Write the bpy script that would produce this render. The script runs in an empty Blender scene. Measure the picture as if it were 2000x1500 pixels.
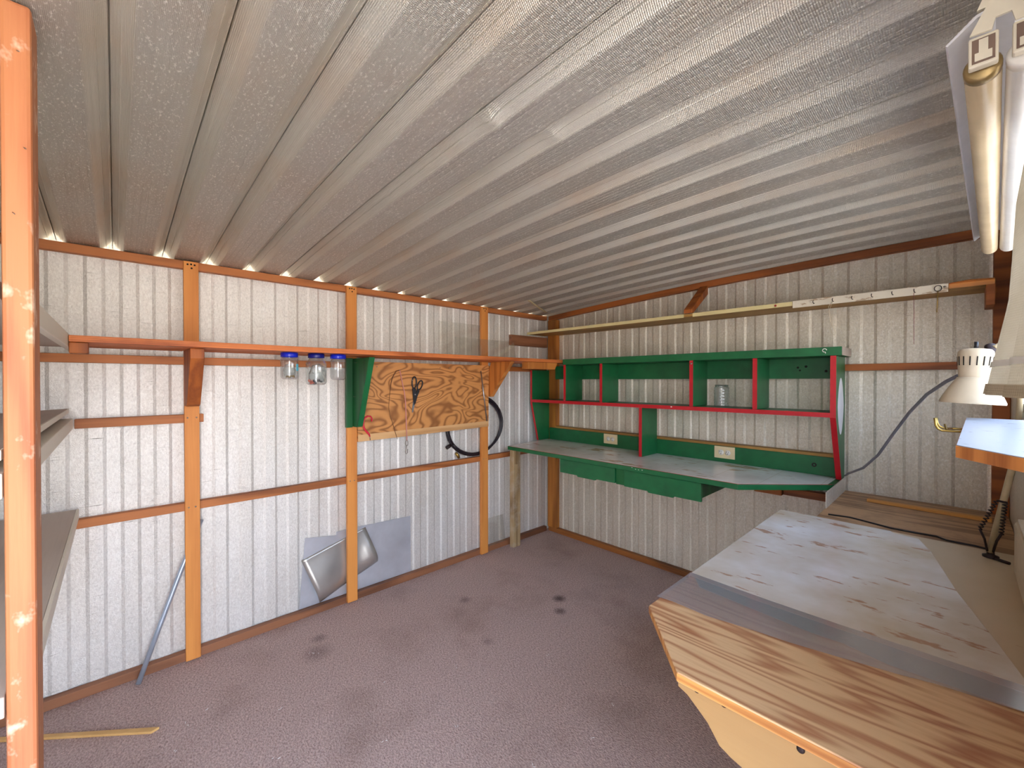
import bpy, math, random
from mathutils import Vector, Matrix
random.seed(7)
SC = bpy.context.scene
COL = SC.collection
PI = math.pi

# ------------------------------------------------------------------ helpers
WL = {}          # world location of every object made here

def lin(c):
    out = []
    for v in c[:3]:
        v = v / 255.0
        out.append(v / 12.92 if v <= 0.04045 else ((v + 0.055) / 1.055) ** 2.4)
    return (out[0], out[1], out[2], 1.0)


def tag(o, label=None, cat=None, group=None, kind=None):
    if label: o['label'] = label
    if cat: o['category'] = cat
    if group: o['group'] = group
    if kind: o['kind'] = kind
    return o


def thing(name, label, cat, loc, group=None):
    o = bpy.data.objects.new(name, None)
    o.empty_display_size = 0.05
    COL.objects.link(o)
    o.location = loc
    WL[o] = Vector(loc)
    return tag(o, label, cat, group)


class MB:
    def __init__(self):
        self.v = []; self.f = []; self.sm = []

    def add(self, vs, fs, smooth=False):
        n = len(self.v)
        self.v += [tuple(p) for p in vs]
        self.f += [tuple(i + n for i in f) for f in fs]
        self.sm += [smooth] * len(fs)
        return self

    def box(self, x0, x1, y0, y1, z0, z1):
        vs = [(x0, y0, z0), (x1, y0, z0), (x1, y1, z0), (x0, y1, z0), (x0, y0, z1), (x1, y0, z1), (x1, y1, z1), (x0, y1, z1)]
        return self.add(vs, [(0, 3, 2, 1), (4, 5, 6, 7), (0, 1, 5, 4), (1, 2, 6, 5), (2, 3, 7, 6), (3, 0, 4, 7)])

    def bar(self, p, q, w, h, up=(0, 0, 1)):
        p = Vector(p); q = Vector(q); d = (q - p).normalized()
        s = d.cross(Vector(up)).normalized(); u = s.cross(d)
        vs = []
        for c in (p, q):
            for a, b in ((-1, -1), (1, -1), (1, 1), (-1, 1)):
                vs.append(c + s * a * w / 2 + u * b * h / 2)
        return self.add(vs, [(0, 1, 2, 3), (7, 6, 5, 4), (0, 4, 5, 1), (1, 5, 6, 2), (2, 6, 7, 3), (3, 7, 4, 0)])

    def prism(self, axis, poly, a, b):
        """polygon in the plane across axis: x -> (y,z), y -> (x,z), z -> (x,y)"""
        def P(u, w, t):
            return {'x': (t, u, w), 'y': (u, t, w), 'z': (u, w, t)}[axis]
        n = len(poly)
        vs = [P(u, w, a) for u, w in poly] + [P(u, w, b) for u, w in poly]
        fs = [tuple(range(n)), tuple(range(2 * n - 1, n - 1, -1))]
        for i in range(n):
            j = (i + 1) % n
            fs.append((i, i + n, j + n, j))
        return self.add(vs, fs)

    def tube(self, pts, r, n=8, closed=False, caps=True):
        pts = [Vector(p) for p in pts]
        m = len(pts)
        rs = r if isinstance(r, (list, tuple)) else [r] * m
        vs = []; prev = None
        for i, p in enumerate(pts):
            a = pts[i - 1] if (i > 0 or closed) else pts[0]
            b = pts[(i + 1) % m] if (i < m - 1 or closed) else pts[-1]
            d = (b - a).normalized()
            if prev is None:
                ref = Vector((0, 0, 1)) if abs(d.z) < 0.9 else Vector((1, 0, 0))
                s = d.cross(ref).normalized()
            else:
                s = (prev - d * prev.dot(d)).normalized()
            prev = s
            u = d.cross(s)
            for k in range(n):
                t = 2 * PI * k / n
                vs.append(p + (s * math.cos(t) + u * math.sin(t)) * rs[i])
        fs = []
        for i in range(m if closed else m - 1):
            j = (i + 1) % m
            for k in range(n):
                l = (k + 1) % n
                fs.append((i * n + k, i * n + l, j * n + l, j * n + k))
        self.add(vs, fs, True)
        if caps and not closed:
            o = len(self.v) - len(vs)
            self.f.append(tuple(o + k for k in range(n - 1, -1, -1))); self.sm.append(False)
            self.f.append(tuple(o + (m - 1) * n + k for k in range(n))); self.sm.append(False)
        return self

    def lathe(self, prof, c, n=28, axis=(0, 0, 1), smooth=True):
        ax = Vector(axis).normalized()
        ref = Vector((1, 0, 0)) if abs(ax.x) < 0.9 else Vector((0, 1, 0))
        s = ax.cross(ref).normalized(); u = ax.cross(s); c = Vector(c)
        vs = []
        for r, h in prof:
            for k in range(n):
                t = 2 * PI * k / n
                vs.append(c + ax * h + (s * math.cos(t) + u * math.sin(t)) * max(r, 1e-5))
        fs = []
        for i in range(len(prof) - 1):
            for k in range(n):
                l = (k + 1) % n
                fs.append((i * n + k, i * n + l, (i + 1) * n + l, (i + 1) * n + k))
        return self.add(vs, fs, smooth)

    def grid(self, fn, nu, nv, smooth=True):
        vs = [fn(i / nu, j / nv) for i in range(nu + 1) for j in range(nv + 1)]
        fs = []
        for i in range(nu):
            for j in range(nv):
                a = i * (nv + 1) + j
                fs.append((a, a + 1, a + nv + 2, a + nv + 1))
        return self.add(vs, fs, smooth)

    def build(self, name, mat, parent=None, bevel=0.0, solid=0.0, origin=None):
        xs = [p[0] for p in self.v]; ys = [p[1] for p in self.v]; zs = [p[2] for p in self.v]
        o = Vector(origin) if origin else Vector(((min(xs) + max(xs)) / 2, (min(ys) + max(ys)) / 2, min(zs)))
        me = bpy.data.meshes.new(name)
        me.from_pydata([Vector(p) - o for p in self.v], [], self.f)
        me.polygons.foreach_set('use_smooth', self.sm)
        me.update()
        if solid == 0.0:
            import bmesh
            bm = bmesh.new(); bm.from_mesh(me)
            bmesh.ops.recalc_face_normals(bm, faces=bm.faces)
            bm.to_mesh(me); bm.free()
        ob = bpy.data.objects.new(name, me)
        COL.objects.link(ob)
        me.materials.append(mat)
        WL[ob] = o
        if parent:
            ob.parent = parent
            ob.location = o - WL[parent]
        else:
            ob.location = o
        if solid:
            m = ob.modifiers.new('thickness', 'SOLIDIFY'); m.thickness = solid; m.offset = 0
        if bevel:
            m = ob.modifiers.new('soft_edges', 'BEVEL'); m.width = bevel; m.segments = 2
            m.limit_method = 'ANGLE'; m.angle_limit = math.radians(40)
        return ob


def copy_thing(root, delta, label=None):
    def cp(o, parent):
        c = o.copy(); COL.objects.link(c)
        WL[c] = WL[o] + Vector(delta)
        if parent: c.parent = parent
        for ch in [x for x in bpy.data.objects if x.parent == o]:
            cp(ch, c)
        return c
    r = cp(root, None)
    r.location = WL[r]
    if label: r['label'] = label
    return r


# ------------------------------------------------------------------ materials
class NT:
    def __init__(self, name):
        self.m = bpy.data.materials.new(name); self.m.use_nodes = True
        self.t = self.m.node_tree; self.n = self.t.nodes; self.n.clear()
        self.out = self.n.new('ShaderNodeOutputMaterial')

    def node(self, typ, **kw):
        x = self.n.new(typ)
        for k, v in kw.items():
            if k.startswith('i_'):
                key = k[2:].replace('_', ' ')
                x.inputs[key].default_value = v
            else:
                setattr(x, k, v)
        return x

    def link(self, a, b): self.t.links.new(a, b)

    def coords(self, scale=(1, 1, 1), rnd=True, rot=(0, 0, 0)):
        tc = self.node('ShaderNodeTexCoord')
        src = tc.outputs['Object']
        if rnd:
            oi = self.node('ShaderNodeObjectInfo')
            mu = self.node('ShaderNodeMath', operation='MULTIPLY'); mu.inputs[1].default_value = 37.0
            self.link(oi.outputs['Random'], mu.inputs[0])
            ad = self.node('ShaderNodeVectorMath', operation='ADD')
            self.link(src, ad.inputs[0]); self.link(mu.outputs[0], ad.inputs[1])
            src = ad.outputs[0]
        mp = self.node('ShaderNodeMapping')
        mp.inputs['Scale'].default_value = scale; mp.inputs['Rotation'].default_value = rot
        self.link(src, mp.inputs['Vector'])
        return mp.outputs[0]

    def noise(self, vec, scale, detail=3.0, rough=0.55, dist=0.0):
        x = self.node('ShaderNodeTexNoise')
        x.inputs['Scale'].default_value = scale; x.inputs['Detail'].default_value = detail
        x.inputs['Roughness'].default_value = rough; x.inputs['Distortion'].default_value = dist
        self.link(vec, x.inputs['Vector'])
        return x.outputs['Fac']

    def ramp(self, fac, stops, interp='LINEAR'):
        x = self.node('ShaderNodeValToRGB'); cr = x.color_ramp; cr.interpolation = interp
        while len(cr.elements) < len(stops): cr.elements.new(0.5)
        for e, (p, c) in zip(cr.elements, stops):
            e.position = p; e.color = c if len(c) == 4 else (*c, 1)
        self.link(fac, x.inputs['Fac'])
        return x.outputs['Color']

    def mix(self, fac, a, b, mode='MIX'):
        x = self.node('ShaderNodeMix', data_type='RGBA', blend_type=mode)
        for s, val in ((0, fac), (6, a), (7, b)):
            if isinstance(val, (int, float)): x.inputs[s].default_value = val
            elif isinstance(val, tuple): x.inputs[s].default_value = val
            else: self.link(val, x.inputs[s])
        return x.outputs[2]

    def math(self, op, a, b=0.0):
        x = self.node('ShaderNodeMath', operation=op)
        for i, val in enumerate((a, b)):
            if isinstance(val, (int, float)): x.inputs[i].default_value = val
            else: self.link(val, x.inputs[i])
        return x.outputs[0]

    def bump(self, h, strength=0.3, dist=0.002, normal=None):
        x = self.node('ShaderNodeBump')
        x.inputs['Strength'].default_value = strength; x.inputs['Distance'].default_value = dist
        self.link(h, x.inputs['Height'])
        if normal is not None: self.link(normal, x.inputs['Normal'])
        return x.outputs[0]

    def principled(self, color, rough=0.6, metal=0.0, normal=None, **kw):
        p = self.node('ShaderNodeBsdfPrincipled')
        for key, val in (('Base Color', color), ('Roughness', rough), ('Metallic', metal)):
            if isinstance(val, (int, float, tuple)): p.inputs[key].default_value = val
            else: self.link(val, p.inputs[key])
        for k, v in kw.items():
            p.inputs[k.replace('_', ' ')].default_value = v
        if normal is not None: self.link(normal, p.inputs['Normal'])
        self.link(p.outputs[0], self.out.inputs['Surface'])
        return self.m


BW0 = (0, 0, 0, 1); BW1 = (1, 1, 1, 1)


def plain(name, rgb, rough=0.5, metal=0.0, var=0.06, bump=0.05, scale=30, **kw):
    t = NT(name); v = t.coords()
    n = t.noise(v, scale, 4)
    c = lin(rgb)
    col = t.ramp(n, [(0.25, tuple(x * (1 - var * 2) for x in c[:3]) + (1,)), (0.75, tuple(min(1, x * (1 + var)) for x in c[:3]) + (1,))])
    nb = t.bump(t.noise(v, scale * 6, 3), bump, 0.002)
    return t.principled(col, rough, metal, nb, **kw)


def wood(name, light, dark, axis='y', rough=0.6, rings=1.0, ringscale=22, splotch=None, splotch_amt=0.0, dirt=None, dirt_amt=0.0, warp=2.2, fine=0.35):
    """grain runs along axis; growth rings from a warped band wave, fine fibre streaks over it"""
    t = NT(name)
    sc = {'x': (0.9, 9, 9), 'y': (9, 0.9, 9), 'z': (9, 9, 0.9)}[axis]
    v = t.coords(sc)
    n1 = t.noise(v, 0.55, 3, 0.5)
    w = t.math('MULTIPLY', n1, ringscale * warp)
    s = t.math('SINE', w)
    s = t.math('MULTIPLY_ADD', s, 0.5); t.n[-1].inputs[2].default_value = 0.5
    s = t.math('POWER', s, 1.6)
    sc2 = {'x': (3, 90, 90), 'y': (90, 3, 90), 'z': (90, 90, 3)}[axis]
    v2 = t.coords(sc2)
    n2 = t.noise(v2, 1.6, 4, 0.65)
    L = lin(light); D = lin(dark)
    f = t.math('MULTIPLY', s, 0.75 * rings)
    n2c = t.math('MULTIPLY', t.math('SUBTRACT', n2, 0.5), fine * 2)
    f = t.math('ADD', f, n2c)
    v3 = t.coords((2, 2, 2)); n3 = t.noise(v3, 1.5, 2)
    f = t.math('ADD', f, t.math('MULTIPLY', t.math('SUBTRACT', n3, 0.5), 0.5))
    f.node.use_clamp = True
    col = t.mix(f, L, D)
    if dirt:
        nd = t.noise(t.coords((3, 3, 3)), 2.2, 5, 0.7)
        col = t.mix(t.math('MULTIPLY', t.ramp(nd, [(0.48, BW0), (0.7, BW1)]), dirt_amt), col, lin(dirt))
    if splotch:
        ns = t.noise(t.coords((1, 1, 0.7)), 18, 4, 0.65)
        m = t.ramp(ns, [(0.58, BW0), (0.70, BW1)])
        col = t.mix(t.math('MULTIPLY', m, splotch_amt), col, lin(splotch))
    nb = t.bump(n2, 0.25, 0.001)
    return t.principled(col, rough, 0.0, nb)


def swirl(name, light, mid, dark):
    # rotary cut veneer: contour lines of a smooth field, long along the board
    t = NT(name)
    v = t.coords((1, 1, 1), rnd=False)
    w1 = t.noise(t.coords((1, 6, 9), rnd=False), 1.0, 2, 0.5)
    n1 = t.noise(t.coords((1, 2.0, 4.4), rnd=False), 1.3, 1.6, 0.4, 0.7)
    f = t.math('ADD', t.math('MULTIPLY', n1, 84.0), t.math('MULTIPLY', w1, 5.0))
    s = t.math('MULTIPLY_ADD', t.math('SINE', f), 0.5); t.n[-1].inputs[2].default_value = 0.5
    s = t.math('MULTIPLY_ADD', t.math('SINE', f), 0.5)
    s.node.inputs[2].default_value = 0.5
    s = t.math('POWER', s, 2.4)
    fi = t.noise(t.coords((1, 20, 240), rnd=False), 1.0, 3, 0.6)
    col = t.mix(t.math('MULTIPLY', fi, 0.5), lin(light), lin(mid))
    col = t.mix(t.math('MULTIPLY', s, 0.8), col, lin(dark))
    return t.principled(col, 0.55, 0.0, t.bump(fi, 0.2, 0.001))


def siding(name, rgb, warm, axis_h):
    """embossed aluminium siding: pebbled stucco emboss and short horizontal cracks, soft grime"""
    t = NT(name)
    v = t.coords((1, 1, 1), rnd=False)
    peb = t.noise(v, 210, 3, 0.6)
    sc = (9, 9, 260)
    cr = t.noise(t.coords(sc, rnd=False), 1.0, 3, 0.6)
    crm = t.ramp(cr, [(0.66, BW0), (0.74, BW1)])
    gr = t.noise(t.coords((2.2, 2.2, 0.8), rnd=False), 1.6, 5, 0.65)
    col = t.mix(t.ramp(gr, [(0.3, BW0), (0.75, BW1)]), lin(rgb), lin(warm))
    fi = t.noise(t.coords((60, 60, 30), rnd=False), 3, 3, 0.7)
    col = t.mix(t.math('MULTIPLY', t.ramp(fi, [(0.5, BW0), (0.72, BW1)]), 0.22), col, lin((140, 132, 124)))
    col = t.mix(t.math('MULTIPLY', crm, 0.25), col, lin((120, 114, 110)))
    sp = t.noise(t.coords((1, 1, 0.7), rnd=False), 120, 3, 0.7)
    col = t.mix(t.math('MULTIPLY', t.ramp(sp, [(0.52, BW0), (0.66, BW1)]), 0.5), col, lin((246, 244, 240)))
    col = t.mix(t.math('MULTIPLY', t.ramp(sp, [(0.34, BW1), (0.48, BW0)]), 0.20), col, lin((150, 142, 138)))
    h = t.math('ADD', peb, t.math('MULTIPLY', crm, 0.8))
    nb = t.bump(h, 0.7, 0.0030)
    return t.principled(col, 0.42, 0.34, nb)


def roof_mat():
    """silver foil faced sheet: fine diamond emboss everywhere, crinkled foil with painted glints on the flat pans"""
    t = NT('roof_sheet')
    v = t.coords((1, 1, 1), rnd=False)
    sep = t.node('ShaderNodeSeparateXYZ'); t.link(v, sep.inputs[0])
    k = 2 * PI / 0.0085
    a = t.math('MULTIPLY', t.math('ADD', sep.outputs[0], t.math('MULTIPLY', sep.outputs[1], 1.6)), k)
    b = t.math('MULTIPLY', t.math('SUBTRACT', sep.outputs[0], t.math('MULTIPLY', sep.outputs[1], 1.6)), k)
    di = t.math('MULTIPLY', t.math('SINE', a), t.math('SINE', b))
    u = t.math('FRACT', t.math('DIVIDE', t.math('ADD', sep.outputs[1], 0.007 + 10 * 0.1826), 0.1826))
    pan = t.ramp(u, [(0.20, BW0), (0.24, BW1), (0.76, BW1), (0.80, BW0)])
    cr = t.noise(t.coords((46, 100, 60), rnd=False), 1.9, 4, 0.72)
    crm = t.math('MULTIPLY', t.ramp(cr, [(0.55, BW0), (0.66, BW1)]), pan)
    st = t.noise(t.coords((0.5, 34, 4), rnd=False), 3, 3, 0.6)
    pat = t.noise(t.coords((1.0, 1.6, 1), rnd=False), 2.0, 4, 0.6)
    col = t.mix(t.math('MULTIPLY', t.ramp(st, [(0.3, BW0), (0.72, BW1)]), 0.35), lin((214, 210, 198)), lin((178, 171, 158)))
    col = t.mix(t.math('MULTIPLY', t.ramp(pat, [(0.45, BW0), (0.72, BW1)]), 0.45), col, lin((206, 176, 142)))
    col = t.mix(t.math('MULTIPLY', pan, 0.4), col, lin((172, 170, 164)))
    col = t.mix(t.math('MULTIPLY', crm, 0.85), col, lin((250, 247, 238)))  # sparkle of the foil painted in as near-white flecks
    h = t.math('ADD', t.math('MULTIPLY', di, 0.34), t.math('MULTIPLY', t.math('MULTIPLY', cr, pan), 1.9))
    nb = t.bump(h, 0.75, 0.0028)
    return t.principled(col, 0.36, 0.62, nb)


def carpet_mat():
    t = NT('carpet_pile')
    v = t.coords((1, 1, 1), rnd=False)
    f1 = t.noise(v, 260, 2, 0.7)
    f2 = t.noise(t.coords((1, 1.6, 1), rnd=False, rot=(0, 0, 0.7)), 95, 3, 0.65)
    big = t.noise(v, 2.1, 5, 0.6)
    col = t.mix(t.ramp(f2, [(0.33, BW0), (0.68, BW1)]), lin((154, 123, 114)), lin((228, 198, 188)))
    col = t.mix(t.math('MULTIPLY', t.ramp(f1, [(0.4, BW0), (0.7, BW1)]), 0.45), col, lin((226, 212, 204)))
    col = t.mix(t.math('MULTIPLY', t.ramp(big, [(0.50, BW0), (0.72, BW1)]), 0.38), col, lin((120, 92, 80)))
    # dark round stains with a place of their own on the floor
    for (x, y, r, amt) in ((0.92, 2.07, 0.055, 0.75), (1.02, 1.96, 0.05, 0.6), (0.95, 1.45, 0.04, 0.3), (0.52, 1.62, 0.05, 0.4), (0.42, 0.75, 0.09, 0.35), (0.3, 0.8, 0.05, 0.4)):
        d = t.node('ShaderNodeVectorMath', operation='DISTANCE'); d.inputs[1].default_value = (x, y, 0)
        t.link(v, d.inputs[0])
        dd = t.math('ADD', d.outputs['Value'], t.math('MULTIPLY', t.math('SUBTRACT', f2, 0.5), 0.03))
        m = t.ramp(t.math('DIVIDE', dd, r), [(0.25, BW1), (1.0, BW0)])
        col = t.mix(t.math('MULTIPLY', m, amt), col, lin((66, 50, 50)))
    h = t.math('ADD', f1, t.math('MULTIPLY', f2, 1.4))
    nb = t.bump(h, 0.9, 0.006)
    return t.principled(col, 0.95, 0.0, nb, Specular_IOR_Level=0.1)


def glassy(name, tint=(1, 1, 1), amt=0.12, rough=0.03, haze=0.0, hazecol=(230, 230, 230)):
    """thin clear sheet: mostly see-through, mirror reflection by angle, a little milky haze"""
    t = NT(name)
    tr = t.node('ShaderNodeBsdfTransparent'); tr.inputs[0].default_value = (*tint, 1)
    gl = t.node('ShaderNodeBsdfGlossy'); gl.inputs['Roughness'].default_value = rough
    lw = t.node('ShaderNodeLayerWeight'); lw.inputs['Blend'].default_value = 0.35
    f = t.math('MULTIPLY_ADD', lw.outputs['Facing'], 0.55); t.n[-1].inputs[2].default_value = amt * 0.4
    f.node.use_clamp = True
    mx = t.node('ShaderNodeMixShader'); t.link(f, mx.inputs[0]); t.link(tr.outputs[0], mx.inputs[1]); t.link(gl.outputs[0], mx.inputs[2])
    last = mx.outputs[0]
    if haze:
        df = t.node('ShaderNodeBsdfDiffuse'); df.inputs[0].default_value = lin(hazecol)
        v = t.coords((1, 1, 1)); n = t.noise(v, 14, 4, 0.6)
        hz = t.math('MULTIPLY', t.ramp(n, [(0.2, (0.6, 0.6, 0.6, 1)), (0.8, BW1)]), haze)
        m2 = t.node('ShaderNodeMixShader'); t.link(hz, m2.inputs[0]); t.link(last, m2.inputs[1]); t.link(df.outputs[0], m2.inputs[2])
        last = m2.outputs[0]
    t.link(last, t.out.inputs['Surface'])
    return t.m


def worn(name, base, stain, thr=(0.6, 0.68), scale=7, stretch=(1, 1, 1), amt=0.9, rough=0.4, base2=None, lines=None, spec=0.5, rot=0.0):
    """painted or laminated surface with flaked patches"""
    t = NT(name)
    v = t.coords(stretch, rot=(0, 0, rot))
    n = t.noise(v, scale, 6, 0.62)
    g = t.noise(t.coords((1, 1, 1)), 3, 4, 0.6)
    col = t.mix(t.ramp(g, [(0.3, BW0), (0.7, BW1)]), lin(base), lin(base2 or base))
    col = t.mix(t.math('MULTIPLY', t.ramp(n, [(thr[0], BW0), (thr[1], BW1)]), amt), col, lin(stain))
    if lines:
        tc = t.coords((1, 1, 1), rnd=False); sep = t.node('ShaderNodeSeparateXYZ'); t.link(tc, sep.inputs[0])
        m = t.math('PINGPONG', t.math('ADD', sep.outputs[0], 10.0), lines)
        col = t.mix(t.math('MULTIPLY', t.math('LESS_THAN', m, 0.0016), 0.35), col, lin(stain))
    nb = t.bump(n, 0.1, 0.001)
    return t.principled(col, rough, 0.0, nb, Specular_IOR_Level=spec)


M = {}
M['siding_left'] = siding('siding_left', (234, 232, 229), (214, 208, 200), 'y')
M['siding_back'] = siding('siding_back', (230, 223, 206), (210, 200, 182), 'x')
M['roof'] = roof_mat()
M['carpet'] = carpet_mat()
M['girt_y'] = wood('girt_wood_y', (184, 112, 58), (122, 66, 30), 'y', ringscale=16)
M['girt_x'] = wood('girt_wood_x', (168, 94, 40), (104, 52, 18), 'x', ringscale=16)
M['plate_y'] = wood('plate_wood_y', (150, 98, 66), (96, 58, 38), 'y', ringscale=14)
M['plate_x'] = wood('plate_wood_x', (160, 98, 44), (100, 56, 22), 'x', ringscale=14)
M['stud'] = wood('stud_wood', (222, 146, 70), (188, 108, 44), 'z', ringscale=10, rings=0.6)
M['post'] = wood('post_wood', (184, 118, 74), (150, 72, 40), 'z', ringscale=20, rings=0.7, splotch=(238, 205, 180), splotch_amt=0.7)
M['cornerpost'] = wood('corner_wood', (188, 120, 48), (130, 74, 24), 'z', ringscale=12)
M['orange_shelf'] = wood('orange_shelf_wood', (214, 122, 62), (150, 68, 26), 'y', ringscale=18, fine=0.5)
M['bracket_brown'] = wood('bracket_wood', (172, 94, 34), (122, 58, 18), 'z', ringscale=16)
M['brace_light'] = wood('brace_wood', (206, 132, 60), (158, 90, 36), 'z', ringscale=16)
M['plyboard'] = swirl('plyboard_veneer', (212, 150, 86), (186, 122, 62), (126, 72, 28))
M['shelf_white'] = worn('shelf_white_paint', (226, 218, 202), (170, 150, 124), (0.66, 0.74), 9, (1, 4, 4), 0.6, 0.55)
M['shelf_top'] = wood('shelf_grey_top', (190, 176, 164), (160, 146, 134), 'x', ringscale=10, rings=0.5)
M['green'] = plain('green_paint', (22, 104, 58), 0.42, var=0.12, bump=0.08, scale=14)
M['green_dk'] = wood('green_stain', (16, 96, 46), (8, 62, 30), 'z', ringscale=16, rough=0.5)
M['red'] = plain('red_paint', (190, 22, 34), 0.45, var=0.08, bump=0.1, scale=20)
M['desk_top'] = worn('desk_laminate', (252, 249, 244), (176, 128, 66), (0.575, 0.645), 4.6, (1, 2.4, 1), 0.75, 0.22, (214, 204, 198), lines=0.115, spec=0.6)
M['cream_paint'] = worn('cream_paint', (222, 206, 150), (178, 150, 96), (0.66, 0.75), 8, (1, 5, 5), 0.5, 0.55)
M['shelf_under'] = wood('upper_shelf_wood', (176, 132, 66), (136, 94, 40), 'x', ringscale=10)
M['hookstrip'] = worn('strip_paint', (224, 214, 194), (150, 112, 66), (0.57, 0.63), 16, (1, 3, 3), 0.7, 0.35)
M['broken_wood'] = wood('split_wood', (224, 150, 80), (190, 130, 84), 'x', ringscale=24)
M['weathered'] = wood('weathered_wood', (176, 150, 110), (120, 90, 56), 'z', ringscale=18, dirt=(196, 186, 170), dirt_amt=0.6)
M['bench_ply'] = wood('bench_plywood', (220, 180, 134), (166, 100, 62), 'x', rings=1.0, ringscale=64, warp=2.0, rough=0.5, fine=0.4)
M['bench_edge'] = wood('bench_edge_wood', (206, 146, 78), (150, 88, 36), 'x', ringscale=40, fine=0.6)
M['bench_frame'] = wood('bench_frame_wood', (190, 140, 84), (150, 100, 54), 'z')
M['apron'] = wood('apron_wood', (170, 134, 86), (150, 112, 68), 'x', ringscale=6, rings=0.35, fine=0.15)
M['bench_vinyl'] = worn('bench_vinyl', (206, 186, 156), (150, 112, 76), (0.68, 0.74), 10, (2, 8, 1), 0.6, 0.5, (196, 174, 142))
M['bench_sheet'] = worn('bench_sheet', (234, 232, 232), (170, 122, 88), (0.60, 0.645), 5.0, (1.7, 4.6, 1), 0.8, 0.25, (200, 182, 156), spec=0.6, rot=0.12)
M['film'] = glassy('plastic_film', (0.96, 0.95, 0.97), 0.3, 0.18, 0.22, (220, 208, 212))
M['film_band'] = worn('film_band', (132, 166, 166), (164, 140, 128), (0.62, 0.72), 6, (1.5, 6, 1), 0.5, 0.3, (112, 146, 150))
M['plank'] = wood('ledge_wood', (184, 144, 104), (122, 86, 56), 'x', ringscale=26, dirt=(90, 64, 44), dirt_amt=0.5)
M['stick'] = wood('stick_wood', (212, 152, 76), (170, 110, 46), 'x', ringscale=8)
M['sill_paint'] = worn('sill_paint', (178, 184, 194), (96, 90, 84), (0.64, 0.69), 16, (2, 2, 1), 0.8, 0.35)
M['sill_wood'] = wood('sill_sawn_wood', (206, 132, 66), (150, 82, 34), 'z', ringscale=34, fine=0.6)
M['aluminium'] = plain('aluminium_sheet', (216, 222, 232), 0.3, 0.55, var=0.1, bump=0.03, scale=5)
M['aluminium_dull'] = plain('aluminium_roll', (198, 196, 192), 0.3, 0.75, var=0.05, bump=0.02, scale=6)
M['steel'] = plain('steel', (170, 176, 184), 0.3, 0.9, var=0.04, bump=0.03, scale=20)
M['pipe'] = plain('conduit', (178, 190, 206), 0.34, 0.55, var=0.05, bump=0.03, scale=20)
M['brass'] = plain('brass_wire', (170, 140, 74), 0.35, 0.9, var=0.05)
M['dark_metal'] = plain('dark_metal', (52, 40, 40), 0.5, 0.5)
M['nail'] = plain('nail_metal', (150, 140, 130), 0.4, 0.8)
M['hole'] = plain('dark_hole', (22, 16, 12), 0.9)
M['rubber'] = plain('black_rubber', (34, 26, 34), 0.38, var=0.15)
M['black'] = plain('black_plastic', (28, 26, 32), 0.45)
M['blue_lid'] = plain('blue_plastic', (14, 40, 196), 0.3, bump=0.01)
M['navy_lid'] = plain('navy_plastic', (12, 22, 120), 0.35, bump=0.01)
M['jar'] = glassy('jar_glass', (0.9, 0.92, 0.92), 0.22, 0.04, 0.06)
M['glass'] = glassy('pane_glass', (0.9, 0.93, 0.9), 0.1, 0.02)
M['window_glass'] = glassy('window_glass', (0.78, 0.79, 0.80), 0.08, 0.01)
M['plastic_sheet'] = glassy('plastic_pane', (0.99, 0.99, 0.98), 0.05, 0.08, 0.03, (200, 196, 180))
M['pink_red'] = plain('red_plastic', (214, 40, 66), 0.3, bump=0.01)
M['pink_cord'] = plain('pink_cord', (206, 140, 132), 0.6)
M['brown_cord'] = plain('brown_cord', (112, 74, 46), 0.7)
M['grey_cord'] = plain('grey_cord', (112, 114, 124), 0.45)
M['string'] = plain('string', (200, 186, 160), 0.8)
M['thread'] = plain('thread', (150, 84, 84), 0.8)
M['ivory'] = plain('ivory_plastic', (226, 208, 166), 0.35, bump=0.01, var=0.03)
M['white_plastic'] = plain('white_plastic', (236, 232, 222), 0.3, bump=0.01, var=0.03)
M['lamp_beige'] = plain('lamp_enamel', (204, 186, 158), 0.28, bump=0.01, var=0.03)
M['lamp_arm'] = plain('lamp_arm_enamel', (186, 166, 130), 0.35, var=0.1)
M['fixture'] = plain('fixture_enamel', (222, 212, 190), 0.4, var=0.05, bump=0.02)
M['reflector'] = plain('reflector_enamel', (206, 204, 206), 0.3, var=0.04, bump=0.02)
M['holder_brown'] = plain('holder_brown', (122, 98, 84), 0.6)
M['tube_old'] = plain('tube_yellowed', (216, 194, 156), 0.25, var=0.08, bump=0.02, scale=9)
M['tube_lit'] = plain('tube_glare_white', (236, 234, 228), 0.22, var=0.03, bump=0.01)  # window glare on the second tube painted in as white
M['tube_cap'] = plain('tube_cap', (160, 136, 92), 0.35, 0.7)
M['paper'] = plain('paper', (236, 236, 240), 0.7, var=0.02)
M['tape'] = plain('masking_tape', (214, 198, 156), 0.7, var=0.06)
M['lint'] = plain('lint', (236, 230, 226), 0.9)
M['batten'] = wood('batten_wood', (222, 178, 112), (186, 136, 74), 'y', ringscale=8, rings=0.5)
M['label_blue'] = plain('blue_label', (84, 186, 214), 0.5)
M['bag'] = glassy('clear_bag', (0.94, 0.96, 0.96), 0.2, 0.12, 0.35, (214, 222, 220))
M['orange_bits'] = plain('orange_bits', (206, 84, 44), 0.4)
M['cream_board'] = plain('cream_board', (206, 190, 164), 0.6, var=0.05)
M['soil'] = plain('outside_ground', (172, 162, 150), 0.95)


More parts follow.
